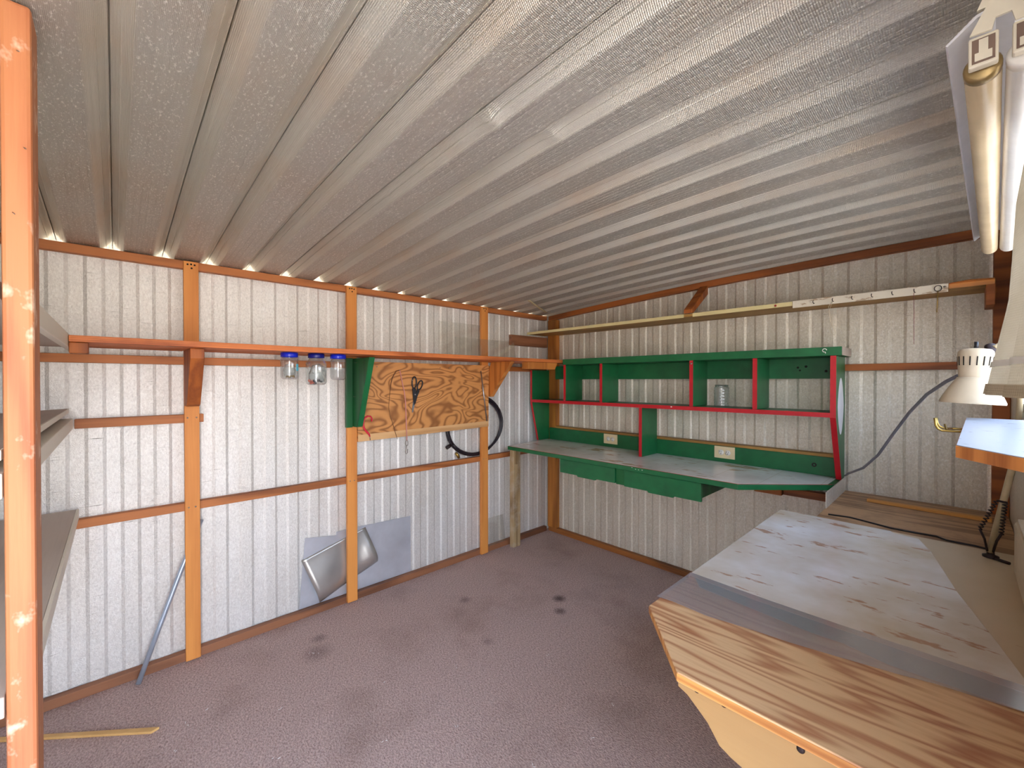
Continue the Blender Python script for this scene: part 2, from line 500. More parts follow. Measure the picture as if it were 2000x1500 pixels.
def curtain_mat():
    t = NT('curtain_cloth')
    v = t.coords((1, 1, 1))
    sep = t.node('ShaderNodeSeparateXYZ'); t.link(v, sep.inputs[0])
    a = t.math('SINE', t.math('MULTIPLY', sep.outputs[1], 2 * PI / 0.0035))
    b = t.math('SINE', t.math('MULTIPLY', sep.outputs[2], 2 * PI / 0.0035))
    wv = t.math('ADD', a, b)
    n = t.noise(v, 12, 4)
    col = t.mix(t.ramp(n, [(0.3, BW0), (0.7, BW1)]), lin((196, 184, 160)), lin((180, 166, 140)))
    df = t.node('ShaderNodeBsdfDiffuse'); t.link(col, df.inputs[0])
    t.link(t.bump(wv, 0.2, 0.001), df.inputs['Normal'])
    tl = t.node('ShaderNodeBsdfTranslucent'); t.link(col, tl.inputs[0])
    mx = t.node('ShaderNodeMixShader'); mx.inputs[0].default_value = 0.14
    t.link(df.outputs[0], mx.inputs[1]); t.link(tl.outputs[0], mx.inputs[2])
    t.link(mx.outputs[0], t.out.inputs['Surface'])
    return t.m


M['curtain'] = curtain_mat()

# ------------------------------------------------------------------ the shed itself
XR = 2.83      # right wall
YB = 2.985     # back wall
YF = -0.60     # front wall
PIT = 0.1175   # rib spacing of the siding


def rib(s):
    """siding depth (0 = proud face, negative = recessed) at distance s along the wall"""
    u = (s % PIT) / PIT
    d, w = 0.0060, 0.12
    if u < 0.5 - w: return 0.0
    if u < 0.5: return -d * (u - (0.5 - w)) / w
    if u < 1.0 - w: return -d
    return -d * (1 - (u - (1.0 - w)) / w)


def rib_stops(a, b, phase):
    out = [a]
    k = math.floor((a - phase) / PIT) - 1
    while phase + k * PIT < b:
        for u in (0.0, 0.39, 0.5, 0.89):
            s = phase + (k + u) * PIT
            if a < s < b: out.append(s)
        k += 1
    out.append(b)
    return out


def zroof(x): return 1.994 + 0.075 * x - 0.0115 * x * x


def siding_wall(name, axis, a, b, phase, z0, ztop, plane, sign, mat, label):
    st = rib_stops(a, b, phase)
    mb = MB(); vs = []; fs = []
    for s in st:
        d = plane + sign * rib(s - phase + 1e-6)
        back = plane - sign * 0.02
        zt = ztop(s)
        for (dd, z) in ((d, z0), (d, zt), (back, zt), (back, z0)):
            vs.append((dd, s, z) if axis == 'y' else (s, dd, z))
    n = len(st)
    for i in range(n - 1):
        for k in range(4):
            l = (k + 1) % 4
            fs.append((i * 4 + k, i * 4 + l, (i + 1) * 4 + l, (i + 1) * 4 + k))
    fs.append((0, 1, 2, 3)); fs.append(tuple((n - 1) * 4 + k for k in (3, 2, 1, 0)))
    mb.add(vs, fs)
    o = mb.build(name, mat)
    tag(o, label, 'wall', kind='structure')
    return o


# left: proud face at X=0, recess towards -X ; back: proud face at Y=YB, recess towards +Y
siding_wall('wall_left', 'y', YF, YB + 0.01, 0.027 + 0.002, 0.0, lambda s: 1.995, 0.0, 1, M['siding_left'], 'left wall of ribbed silver metal siding')
siding_wall('wall_back', 'x', -0.01, XR, 0.251, 0.0, lambda s: zroof(s) - 0.002, YB, -1, M['siding_back'], 'back wall of ribbed silver metal siding behind the desk')
siding_wall('wall_front', 'x', 0.0, XR, 0.251, 0.0, lambda s: zroof(s) - 0.002, YF, 1, M['siding_left'], 'front wall of ribbed metal siding behind the storage shelves')

# right wall with a doorway beside the camera and a window over the bench
DY0, DY1, DZ = -0.50, 0.34, 1.93
WY0, WY1, WZ0, WZ1 = 0.70, 2.55, 1.285, 1.80
mb = MB()
zt = zroof(XR) - 0.004
mb.box(XR, XR + 0.05, YF, DY0, 0, zt)
mb.box(XR, XR + 0.05, DY0, DY1, DZ, zt)
mb.box(XR, XR + 0.05, DY1, WY0, 0, zt)
mb.box(XR, XR + 0.05, WY0, WY1, 0, WZ0)
mb.box(XR, XR + 0.05, WY0, WY1, WZ1, zt)
mb.box(XR, XR + 0.05, WY1, YB, 0, zt)
tag(mb.build('wall_right', M['siding_back']), 'right wall with the doorway and the curtained window', 'wall', kind='structure')

fl = MB().box(-0.02, XR + 0.05, YF - 0.02, YB + 0.02, -0.04, 0.0).build('floor', M['carpet'], origin=(0, 0, 0))
tag(fl, 'mauve brown carpet floor with dark stains', 'floor', kind='structure')

# corrugated roof: pans with small beads, V-shaped ribs running across the shed
PR = 0.1826; RPH = -0.007


def roof_profile():
    pts = [(0.0, 0.041), (0.0006, 0.058), (0.0036, 0.058), (0.0042, 0.041), (0.0195, 0.0235), (0.0205, 0.0205), (0.0225, 0.0205), (0.039, 0.0015), (0.043, 0.0)]
    for c in (0.058, 0.077, 0.096, 0.115, 0.131):
        pts += [(c - 0.004, 0.0), (c, 0.0011), (c + 0.004, 0.0)]
    pts += [(0.139, 0.0), (0.1435, 0.0015), (0.1640, 0.0225), (0.1650, 0.0215), (0.1786, 0.040)]
    return pts


prof = []
k0 = int((YF - 0.1 - RPH) / PR) - 1
yy = []
for k in range(k0, 19):
    for (dy, h) in roof_profile():
        y = RPH + k * PR + dy
        if YF - 0.12 <= y <= YB + 0.12: yy.append((y, h))
NX = 150
DENTS = [(1.80, 0.735, 0.030, 0.014), (1.815, 0.70, 0.03, -0.010), (1.865, 0.905, 0.03, 0.013), (1.22, 0.73, 0.018, 0.010), (1.45, 0.60, 0.02, 0.008)]
vs = []; fs = []
for i in range(NX + 1):
    x = -0.12 + (XR + 0.18) * i / NX
    for (y, h) in yy:
        z = zroof(x) + h
        z -= 0.0 if h > 0.03 else sum(a * math.exp(-((x - dx) ** 2 + (y - dy) ** 2) / (r * r)) for dx, dy, r, a in DENTS)
        vs.append((x, y, z))
ny = len(yy)
for i in range(NX):
    for j in range(ny - 1):
        a = i * ny + j
        fs.append((a, a + 1, a + ny + 1, a + ny))
mb = MB().add(vs, fs)
rf = mb.build('ceiling', M['roof'], solid=0.0012, origin=(0, 0, 1.99))
tag(rf, 'ribbed silver sheet metal roof seen from below', 'ceiling', kind='structure')

ev = MB().box(-0.121, -0.105, YF - 0.1, YB + 0.1, 1.86, 2.05).build('trim_0', M['white_plastic'])  # added board, keeps outside light from leaking in at the rib gaps
tag(ev, 'added white board outside the roof ribs, blocking light through the gaps', 'wall framing', kind='structure')

# ---- framing nailed to the walls (setting)
TN = [0]


def trim(mb, mat, label, bevel=0.002):
    TN[0] += 1
    o = mb.build('trim_%d' % TN[0], mat, bevel=bevel)
    return tag(o, label, 'wall framing', kind='structure')


G = 0.04
trim(MB().box(0.001, G, YF, YB - 0.06, 1.954, 1.993), M['girt_y'], 'top rail of the left wall under the roof ribs')
trim(MB().box(0.001, G, YF, YB - 0.06, 1.478, 1.516), M['girt_y'], 'dark rail along the left wall just below the orange shelf')
trim(MB().box(0.001, G, -0.13, 0.328, 1.189, 1.230), M['girt_y'], 'short rail on the left wall between storage shelves and first stud')
trim(MB().box(0.001, G, YF, YB - 0.06, 0.750, 0.789), M['girt_y'], 'long waist height rail along the left wall')
trim(MB().box(0.001, G, YF, YB - 0.06, 0.0, 0.042), M['plate_y'], 'bottom plate of the left wall along the carpet')
mb = MB()
def curved(x0, x1, y0, y1, lo, hi, n=14):
    vs = []; fs = []
    for i in range(n + 1):
        x = x0 + (x1 - x0) * i / n
        z = zroof(x)
        vs += [(x, y0, z + lo), (x, y1, z + lo), (x, y1, z + hi), (x, y0, z + hi)]
    for i in range(n):
        for k in range(4):
            l = (k + 1) % 4
            fs.append((i * 4 + k, i * 4 + l, i * 4 + 4 + l, i * 4 + 4 + k))
    fs += [(0, 1, 2, 3), tuple(n * 4 + k for k in (3, 2, 1, 0))]
    return vs, fs
mb.add(*curved(0.042, XR - 0.005, YB - 0.04, YB - 0.001, -0.044, -0.003))
trim(mb, M['girt_x'], 'sloping top rail of the back wall under the roof', 0)
trim(MB().box(0.146, XR - 0.056, YB - 0.04, YB - 0.001, 1.453, 1.489), M['girt_x'], 'rail on the back wall running behind the lamp')
trim(MB().box(0.146, XR - 0.056, YB - 0.04, YB - 0.001, 0.712, 0.752), M['girt_x'], 'rail on the back wall just under the green desk')
trim(MB().box(0.042, XR - 0.056, YB - 0.04, YB - 0.001, 0.0, 0.042), M['plate_x'], 'bottom plate of the back wall under the desk')
trim(MB().box(0.042, 0.142, YB - 0.05, YB - 0.001, 0.043, 1.952), M['cornerpost'], 'corner post where left and back walls meet')
trim(MB().box(XR - 0.054, XR - 0.001, YB - 0.075, YB - 0.002, 0.0, 2.06), M['girt_x'], 'corner post where back and right walls meet')

trim(MB().box(1.424, 1.440, YB - 0.0022, YB - 0.0004, 0.043, 1.98), M['siding_back'], 'lapped vertical seam in the back wall siding', 0)

# studs on the left wall, with nail heads and nail holes
STUDS = [(0.248, 0.308, 'first stud from the front on the left wall, beside the brown bracket'),
         (1.052, 1.114, 'middle stud of the left wall, under the green bracket'),
         (2.125, 2.193, 'rear stud of the left wall, at the plywood board end')]
for (a, b, lab) in STUDS:
    o = trim(MB().box(G + 0.0005, 0.065, a, b, 0.008, 1.988), M['stud'], lab + ', light wood')
    c = (a + b) / 2
    nb = MB()
    for (dy, z) in ((-0.014, 1.972), (0.0, 1.974), (0.014, 1.972), (0.002, 1.955)):
        nb.lathe([(0.0001, 0.0012), (0.0042, 0.001), (0.0045, 0)], (0.065, c + dy, z), 8, (1, 0, 0))
    nb.build('nail_hole', M['hole'], o)
    nb = MB()
    for (dy, z) in ((-0.018, 1.215), (0.018, 1.215), (-0.015, 0.77), (0.012, 0.77)):
        nb.lathe([(0.0001, 0.0016), (0.0036, 0.0014), (0.004, 0)], (0.065, c + dy, z), 8, (1, 0, 0))
    nb.build('nail_head', M['nail'], o)

# hanger board from the back top rail to the upper shelf edge
hang = MB()
hang.prism('x', [(2.943, 2.045), (2.943, 1.985), (2.716, 1.834), (2.696, 1.834), (2.696, 1.858)], 1.440, 1.494)
hg = tag(hang.build('shelf_hanger', M['bracket_brown'], bevel=0.002), 'brown wooden strap slanting from the back top rail down to the upper shelf', 'shelf support')

# window (in the right wall) and doorway
wn = MB()
for (y0, y1, z0, z1) in ((WY0, WY1, WZ0, WZ0 + 0.03), (WY0, WY1, WZ1 - 0.03, WZ1), (WY0, WY0 + 0.03, WZ0 + 0.03, WZ1 - 0.03), (WY1 - 0.03, WY1, WZ0 + 0.03, WZ1 - 0.03), (1.41, 1.44, WZ0 + 0.03, WZ1 - 0.03)):
    wn.box(XR + 0.005, XR + 0.045, y0 + 0.001, y1 - 0.001, z0 + 0.001, z1 - 0.001)
wf = tag(wn.build('window_1', M['white_plastic']), 'window in the right wall behind the curtain', 'window', kind='structure')
gl = MB().box(XR + 0.024, XR + 0.027, WY0 + 0.03, WY1 - 0.03, WZ0 + 0.03, WZ1 - 0.03).build('pane', M['window_glass'], wf)
dn = MB()
dn.box(XR - 0.004, XR + 0.054, DY0 - 0.04, DY0, 0, DZ + 0.04); dn.box(XR - 0.004, XR + 0.054, DY1, DY1 + 0.04, 0, DZ + 0.04)
dn.box(XR - 0.004, XR + 0.054, DY0, DY1, DZ, DZ + 0.04)
tag(dn.build('door_1', M['cornerpost']), 'wooden frame of the open doorway beside the camera', 'doorway', kind='structure')

# ------------------------------------------------------------------ left foreground: storage shelves
PX0, PX1, PY0, PY1 = 1.435, 1.522, -0.145, -0.107
p = thing('wooden_post', 'rough orange wooden post standing in the left foreground from carpet to roof', 'post', (1.48, -0.126, 0))
MB().box(PX0, PX1, PY0, PY1, 0.0, zroof(1.47) - 0.004).build('post_body', M['post'], p, bevel=0.006)
nb = MB()
for (y, z) in ((-0.125, 1.99), (-0.118, 1.82), (-0.132, 1.70)):
    MB().tube([(PX1 - 0.002, y, z), (PX1 + 0.006, y + 0.004, z - 0.005)], 0.0009, 6).build('bent_nail', M['nail'], p)


def notched(x0, x1, y0, y1):
    e = 0.0015
    if y1 < PY0 - e: return [(x0, y0), (x1, y0), (x1, y1), (x0, y1)]
    return [(x0, y0), (x1, y0), (x1, PY0 - e), (PX0 - e, PY0 - e), (PX0 - e, y1), (x0, y1)]


s = thing('storage_shelf', 'top white shelf at head height behind the orange post', 'shelf', (1.0, -0.35, 1.528), 'white storage shelves along the front wall')
MB().prism('z', notched(0.01, PX1 - 0.001, YF + 0.002, -0.1475), 1.545, 1.577).build('shelf_board', M['shelf_top'], s, bevel=0.002)
fb = MB().box(0.003, PX0 - 0.002, -0.1473, -0.128, 1.527, 1.579)
tag(fb.build('fascia', M['shelf_white'], s, bevel=0.002), 'white painted front edge')

s = thing('storage_shelf', 'middle white shelf of two boards ending near the first stud', 'shelf', (1.0, -0.36, 1.19), 'white storage shelves along the front wall')
tb = MB()
tb.add([(0.012, -0.55, 1.237), (1.52, -0.55, 1.237), (1.52, -0.151, 1.258), (0.012, -0.151, 1.258), (0.012, -0.55, 1.255), (1.52, -0.55, 1.255), (1.52, -0.151, 1.277), (0.012, -0.151, 1.277)],
       [(0, 3, 2, 1), (4, 5, 6, 7), (0, 1, 5, 4), (1, 2, 6, 5), (2, 3, 7, 6), (3, 0, 4, 7)])
tb.build('loose_board', M['shelf_top'], s, bevel=0.002)
bb = MB().box(0.012, 1.52, -0.1505, -0.1475, 1.2585, 1.2765)
tag(bb.build('white_edge', M['shelf_white'], s), 'white painted edge')
MB().prism('z', notched(0.045, PX1 - 0.001, YF + 0.002, -0.1335), 1.190, 1.235).build('shelf_board', M['shelf_white'], s, bevel=0.002)

s = thing('storage_shelf', 'lowest white shelf with a dusty grey top, below waist rail height', 'shelf', (1.0, -0.36, 0.795), 'white storage shelves along the front wall')
MB().prism('z', notched(0.045, PX1 - 0.001, YF + 0.002, -0.1265), 0.800, 0.838).build('shelf_board', M['shelf_top'], s, bevel=0.002)
fb = MB().box(0.045, PX0 - 0.002, -0.126, -0.118, 0.798, 0.839)
tag(fb.build('front_strip', M['shelf_white'], s, bevel=0.001), 'cream painted front strip')

# ------------------------------------------------------------------ long orange shelf on the left wall
sh = thing('wall_shelf', 'long orange plywood shelf running along the left wall above the tool board', 'shelf', (0.2, 1.3, 1.545))
W = 0.385
# keep the studs clear: the board stops at their faces, with strips between the studs behind
sb = MB()
pts = [(0.003, -0.126), (W, -0.126), (W, 2.70), (0.39, 2.925), (0.148, 2.925), (0.003, 2.925)]
for (a, b, _) in reversed(STUDS):
    pts += [(0.003, b + 0.002), (0.067, b + 0.002), (0.067, a - 0.002), (0.003, a - 0.002)]
sb.prism('z', pts, 1.546, 1.571)
sb.build('shelf_board', M['orange_shelf'], sh, bevel=0.0015)
lb = MB()
for z in (1.5535, 1.5605, 1.5665):
    lb.box(W - 0.0004, W + 0.0006, -0.125, 2.699, z, z + 0.0014)
tag(lb.build('ply_line', M['bracket_brown'], sh), 'darker plywood layers in the front edge')
MB().box(0.30, 0.375, -0.1265, -0.074, 1.503, 1.545).build('end_block', M['bracket_brown'], sh, bevel=0.003)
b1 = MB().prism('y', [(0.0665, 1.545), (0.305, 1.545), (0.305, 1.50), (0.17, 1.285), (0.15, 1.275), (0.0665, 1.275)], 0.247, 0.300)
b1 = b1.build('bracket', M['bracket_brown'], sh, bevel=0.003)
MB().lathe([(0.0001, 0.002), (0.006, 0.0015), (0.007, 0)], (0.29, 0.272, 1.497), 10, Vector((0.85, 0, -0.53))).build('screw', M['nail'], b1)
b3 = MB().prism('y', [(0.0665, 1.45), (0.095, 1.545), (0.335, 1.545), (0.0885, 1.268), (0.0665, 1.268)], 2.194, 2.232)
b3.build('brace', M['brace_light'], sh, bevel=0.002)
MB().prism('x', [(2.345, 1.545), (2.345, 1.490), (2.665, 1.490), (2.698, 1.545)], 0.30, 0.365).build('end_cleat', M['brace_light'], sh, bevel=0.002)
g = MB().prism('y', [(0.069, 1.535), (0.069, 1.112), (0.140, 1.112), (0.156, 1.118), (0.325, 1.535)], 1.076, 1.112)
g = tag(g.build('green_bracket', M['green_dk'], sh, bevel=0.003), 'green painted bracket')
ge = MB()
dx, dz = 0.362 - 0.185, 1.535 - 1.118
ge.add([(0.1568, 1.078, 1.118), (0.1568, 1.110, 1.118), (0.3258, 1.110, 1.535), (0.3258, 1.078, 1.535), (0.1525, 1.078, 1.118), (0.1525, 1.110, 1.118), (0.3215, 1.110, 1.535), (0.3215, 1.078, 1.535)],
       [(0, 1, 2, 3), (7, 6, 5, 4), (0, 4, 5, 1), (1, 5, 6, 2), (2, 6, 7, 3), (3, 7, 4, 0)])
tag(ge.build('lit_edge', M['green'], g), 'front edge with its light painted in as brighter green')  # strip in lighter green paints the light on the bracket's front edge
gb = MB().box(0.0662, 0.092, 1.036, 1.0755, 1.108, 1.537)
tag(gb.build('back_cleat', M['green_dk'], sh, bevel=0.002), 'green painted cleat on the stud')
st = MB()
for (x, z) in ((0.13, 1.508), (0.11, 1.30)):
    MB().tube([(x, 1.075, z), (x, 1.071, z), (x + 0.03, 1.071, z - 0.001), (x + 0.03, 1.075, z - 0.001)], 0.0011, 6).build('staple', M['nail'], sh)

# clear plastic panes standing on the shelf and against the wall
pn = MB().add([(0.0765, 1.715, 1.5715), (0.0765, 2.11, 1.5715), (0.0675, 2.11, 1.835), (0.0675, 1.715, 1.835)], [(0, 1, 2, 3)])
tag(pn.build('acrylic_sheet', M['plastic_sheet'], solid=0.002), 'taller clear plastic pane leaning on the wall behind the orange shelf', 'plastic pane', 'clear panes on the orange shelf')
pn = MB().add([(0.112, 1.86, 1.5715), (0.112, 2.46, 1.5715), (0.082, 2.46, 1.725), (0.082, 1.86, 1.725)], [(0, 1, 2, 3)])
tag(pn.build('acrylic_sheet', M['plastic_sheet'], solid=0.002), 'lower wide clear plastic pane crossing the rear stud on the orange shelf', 'plastic pane', 'clear panes on the orange shelf')
pn = MB().add([(0.034, 2.21, 0.0425), (0.034, 2.405, 0.0425), (0.010, 2.405, 0.262), (0.010, 2.21, 0.262)], [(0, 1, 2, 3)])
tag(pn.build('acrylic_sheet', M['plastic_sheet'], solid=0.002), 'small clear pane leaning at the wall foot beside the desk leg', 'glass pane')

# ---- jars screwed under the shelf by their lids
def jar(name_label, y, x, r, h, shoulder, lidmat, lr, empty=False, kind=0):
    zt = 1.5455
    t = thing('glass_jar', name_label, 'jar', (x, y, zt - h), 'lidded jars hanging under the orange shelf')
    l = MB().lathe([(0.0001, 0), (lr - 0.003, 0), (lr, -0.003), (lr, -0.022), (lr - 0.002, -0.025), (lr - 0.004, -0.025)], (x, y, zt), 32)
    tag(l.build('lid', lidmat, t), 'blue plastic screw lid' if lidmat is M['blue_lid'] else 'dark navy screw lid')
    nk = lr - 0.006
    pr = [(nk, -0.024), (nk, -0.030), (nk + (r - nk) * 0.35, -0.030 - shoulder * 0.35), (r - 0.001, -0.030 - shoulder), (r, -0.036 - shoulder), (r, -h + 0.016), (r - 0.004, -h + 0.006), (r - 0.012, -h), (0.0001, -h + 0.002)]
    MB().lathe(pr, (x, y, zt), 36).build('glass_body', M['jar'], t)
    zb = zt - h + 0.004
    if kind == 1:
        c = MB()
        for i in range(14):
            a = random.uniform(0, 2 * PI); q = random.uniform(0, r - 0.014)
            c.lathe([(0.0001, 0), (0.006, 0.001), (0.007, 0.005), (0.0001, 0.009)], (x + q * math.cos(a), y + q * math.sin(a), zb + random.uniform(0, 0.012)), 7, (random.uniform(-.5, .5), random.uniform(-.5, .5), 1))
        c.build('small_hardware', M['brass'], t)
        q = r * 0.99 + 0.0006
        s = MB().grid(lambda u, w: (x + q * math.cos(0.55 + 0.55 * u), y + q * math.sin(0.55 + 0.55 * u), zt - 0.095 + 0.035 * w), 6, 1)
        tag(s.build('sticker', M['label_blue'], t), 'pale blue sticker')
        b = MB().lathe([(0.0001, 0), (r * .6, 0.004), (r * .72, 0.03), (r * .5, 0.06), (0.0001, 0.066)], (x, y, zb + 0.012), 12)
        b.build('plastic_bag', M['bag'], t)
    if kind == 2:
        b = MB().lathe([(0.0001, 0), (r * .78, 0.008), (r * .84, 0.04), (r * .66, 0.085), (0.0001, 0.10)], (x, y + 0.002, zb + 0.012), 9, (0.12, 0.1, 1))
        b.build('plastic_bag', M['bag'], t)
        c = MB()
        for i in range(9):
            a = random.uniform(-0.6, 0.9); q = random.uniform(0.01, r - 0.016)
            c.lathe([(0.0001, 0), (0.009, 0.001), (0.010, 0.009), (0.0001, 0.013)], (x + q * math.cos(a), y - 0.006 + q * math.sin(a), zb + random.uniform(0, 0.02)), 7, (random.uniform(-.7, .7), random.uniform(-.7, .7), 1))
        c.build('dark_part', M['black'], t)
        c = MB()
        for i in range(6):
            a = random.uniform(-1.6, -0.7); q = random.uniform(0.02, r - 0.012)
            c.lathe([(0.0001, 0), (0.008, 0.001), (0.008, 0.008), (0.0001, 0.012)], (x + q * math.cos(a), y + q * math.sin(a), zb + random.uniform(0, 0.018)), 7, (random.uniform(-.7, .7), random.uniform(-.7, .7), 1))
        c.build('orange_part', M['orange_bits'], t)
    return t


jar('clear jar with blue lid and a pale blue sticker, nearest the camera post', 0.666, 0.27, 0.0425, 0.140, 0.006, M['blue_lid'], 0.041, kind=1)
jar('wide shouldered jar holding a bag and orange and dark bits, with navy lid', 0.800, 0.27, 0.0520, 0.170, 0.022, M['navy_lid'], 0.041, kind=2)
jar('empty clear jar with blue lid beside the green bracket', 0.918, 0.27, 0.0405, 0.143, 0.006, M['blue_lid'], 0.042, kind=0)

# ------------------------------------------------------------------ plywood tool board and what hangs on it
tbd = thing('tool_board', 'plywood board with swirling grain screwed to the studs under the orange shelf', 'board', (0.073, 1.66, 1.01))
MB().prism('x', [(1.1135, 1.012), (2.186, 1.030), (2.186, 1.250), (2.190, 1.520), (1.1135, 1.520)], 0.0655, 0.079).build('panel', M['plyboard'], tbd, bevel=0.001)
pale = MB().prism('x', [(1.114, 1.0125), (2.185, 1.0305), (2.185, 1.075), (1.114, 1.055)], 0.0785, 0.0795)
tag(pale.build('pale_band', wood('pale_veneer', (216, 172, 120), (184, 134, 82), 'y', ringscale=14), tbd), 'paler veneer along the bottom edge')
XP = 0.0805
nb = MB()
for (y, z) in ((1.395, 1.466), (1.235, 1.487), (1.72, 1.490), (1.80, 1.492), (1.93, 1.492), (1.49, 1.400), (2.098, 1.470)):
    nb = MB().tube([(XP - 0.001, y, z), (XP + 0.012, y, z + 0.001)], 0.0014, 6)
    nb.lathe([(0.0001, 0.0135), (0.0035, 0.013), (0.0035, 0.012)], (XP, y, z + 0.001), 8, (1, 0, 0))
    nb.build('nail', M['nail'], tbd)

# cords
c1 = MB().tube([(XP + 0.008, 1.396, 1.468), (XP + 0.008, 1.372, 1.462), (XP + 0.006, 1.346, 1.42), (XP + 0.006, 1.335, 1.38), (XP + 0.006, 1.325, 1.30), (XP + 0.006, 1.318, 1.22), (XP + 0.006, 1.33, 1.16), (XP + 0.006, 1.345, 1.12), (XP + 0.006, 1.362, 1.06), (XP + 0.006, 1.380, 1.005)], [0.0032, 0.0034, 0.0034, 0.0026, 0.0016, 0.0014, 0.0014, 0.0018, 0.0018, 0.0014], 7)
tag(c1.build('leather_cord', M['brown_cord']), 'thin brown cord hanging from a nail left of the scissors', 'cord')
c2 = thing('pink_cord', 'pinkish cord with a small swivel clip hanging below the tool board', 'cord', (XP + 0.01, 1.43, 0.89))
MB().tube([(XP + 0.010, 1.396, 1.468), (XP + 0.007, 1.405, 1.44), (XP + 0.006, 1.418, 1.38), (XP + 0.006, 1.433, 1.32), (XP + 0.006, 1.441, 1.25), (XP + 0.006, 1.445, 1.15), (XP + 0.006, 1.449, 1.05), (XP + 0.006, 1.451, 0.99)], 0.0036, 7).build('strap', M['pink_cord'], c2)
cl = MB()
cl.tube([(XP + 0.006, 1.451 + 0.009 * math.sin(t * PI / 5), 0.972 + 0.018 * math.cos(t * PI / 5)) for t in range(10)], 0.0022, 6, closed=True)
cl.tube([(XP + 0.006, 1.449, 0.955), (XP + 0.006, 1.446, 0.935), (XP + 0.006, 1.440, 0.915), (XP + 0.006, 1.446, 0.898), (XP + 0.006, 1.456, 0.903), (XP + 0.006, 1.456, 0.93)], 0.0028, 6)
cl.build('swivel_clip', M['nail'], c2)

# scissors, points down
sc = thing('scissors', 'black handled scissors hanging points down on the plywood board', 'scissors', (XP + 0.006, 1.51, 1.18))
def ringpts(cy, cz, a, b, rot, x, n=18):
    out = []
    for i in range(n):
        t = 2 * PI * i / n
        u, w = a * math.cos(t), b * math.sin(t)
        out.append((x, cy + u * math.cos(rot) - w * math.sin(rot), cz + u * math.sin(rot) + w * math.cos(rot)))
    return out
hd = MB()
hd.tube(ringpts(1.508, 1.385, 0.017, 0.040, -0.05, XP + 0.007), 0.0052, 7, closed=True)
hd.prism('x', [(1.493, 1.345), (1.520, 1.345), (1.527, 1.300), (1.518, 1.245), (1.504, 1.225), (1.497, 1.30)], XP + 0.003, XP + 0.010)
tag(hd.build('handle', M['black'], sc, bevel=0.001), 'black plastic handle')
hd = MB()
hd.tube(ringpts(1.553, 1.366, 0.017, 0.034, -0.42, XP + 0.007), 0.0052, 7, closed=True)
hd.prism('x', [(1.530, 1.338), (1.548, 1.325), (1.530, 1.285), (1.516, 1.24), (1.508, 1.235), (1.520, 1.30)], XP + 0.005, XP + 0.012)
tag(hd.build('handle', M['black'], sc, bevel=0.001), 'black plastic handle')
bl = MB().prism('x', [(1.500, 1.25), (1.518, 1.25), (1.502, 1.185), (1.494, 1.176), (1.492, 1.19)], XP + 0.0015, XP + 0.004)
tag(bl.build('blade', M['steel'], sc), 'steel blade tip')
MB().lathe([(0.0001, 0.003), (0.005, 0.0025), (0.006, 0)], (XP + 0.010, 1.514, 1.302), 12, (1, 0, 0)).build('pivot', M['steel'], sc)

# red plastic hook
hk = thing('plastic_hook', 'red plastic coat hook at the lower left of the plywood board', 'hook', (XP + 0.01, 1.165, 1.03))
pts = [(1.198, 1.137), (1.200, 1.156), (1.190, 1.170), (1.170, 1.172), (1.152, 1.160), (1.144, 1.138), (1.143, 1.115), (1.150, 1.092), (1.166, 1.072), (1.180, 1.056), (1.186, 1.040)]
MB().tube([(XP + 0.010, y, z) for y, z in pts], [0.0045, 0.005, 0.005, 0.0055, 0.0055, 0.0055, 0.0058, 0.006, 0.006, 0.0055, 0.004], 9).build('hook_body', M['pink_red'], hk)
tag(MB().tube([(XP + 0.008, 1.186, 1.042), (XP + 0.006, 1.190, 1.018)], 0.0026, 6).build('screw_shank', M['nail'], hk), 'metal screw end')

# thin steel rod hanging at the right end of the board
tag(MB().tube([(XP + 0.010, 2.098, 1.468), (XP + 0.010, 2.158, 1.076)], 0.0048, 10).build('metal_rod', M['steel']), 'thin steel rod hanging at the right end of the plywood board', 'rod')

# hose coil behind the rear stud
hs = thing('hose_coil', 'black rubber hose coil hung behind the plywood board and rear stud', 'hose', (0.02, 2.1, 0.79))
for j, (a, b, dx, dz) in enumerate(((0.272, 0.232, 0.016, 0.0), (0.262, 0.226, 0.026, -0.002), (0.277, 0.232, 0.029, 0.012))):
    pts = []
    for i in range(0, 41):
        t = -2.75 + 2 * PI * i / 40 + 0.12 * j
        pts.append((dx - 0.004 + 0.003 * math.sin(3 * t + j), 2.10 + a * math.cos(t), 1.036 + dz + b * math.sin(t)))
    MB().tube(pts, 0.0095, 9).build('hose_loop', M['rubber'], hs)
tag(MB().tube([(0.022, 1.853, 0.905), (0.028, 1.835, 0.900), (0.03, 1.815, 0.892)], [0.013, 0.014, 0.014], 12).build('end_socket', M['dark_metal'], hs), 'dark threaded end')
tag(MB().tube([(0.024, 1.905, 0.842), (0.024, 1.925, 0.818), (0.024, 1.932, 0.800)], [0.011, 0.012, 0.010], 12).build('end_fitting', M['brass'], hs), 'brass end fitting')

# ------------------------------------------------------------------ bottom of the left wall
tag(MB().tube([(0.098, 0.070, 0.006), (0.073, 0.150, 0.235), (0.054, 0.233, 0.470), (0.026, 0.318, 0.690)], 0.0105, 14).build('metal_pipe', M['pipe']), 'grey steel pipe leaning behind the first stud on the left wall', 'pipe')

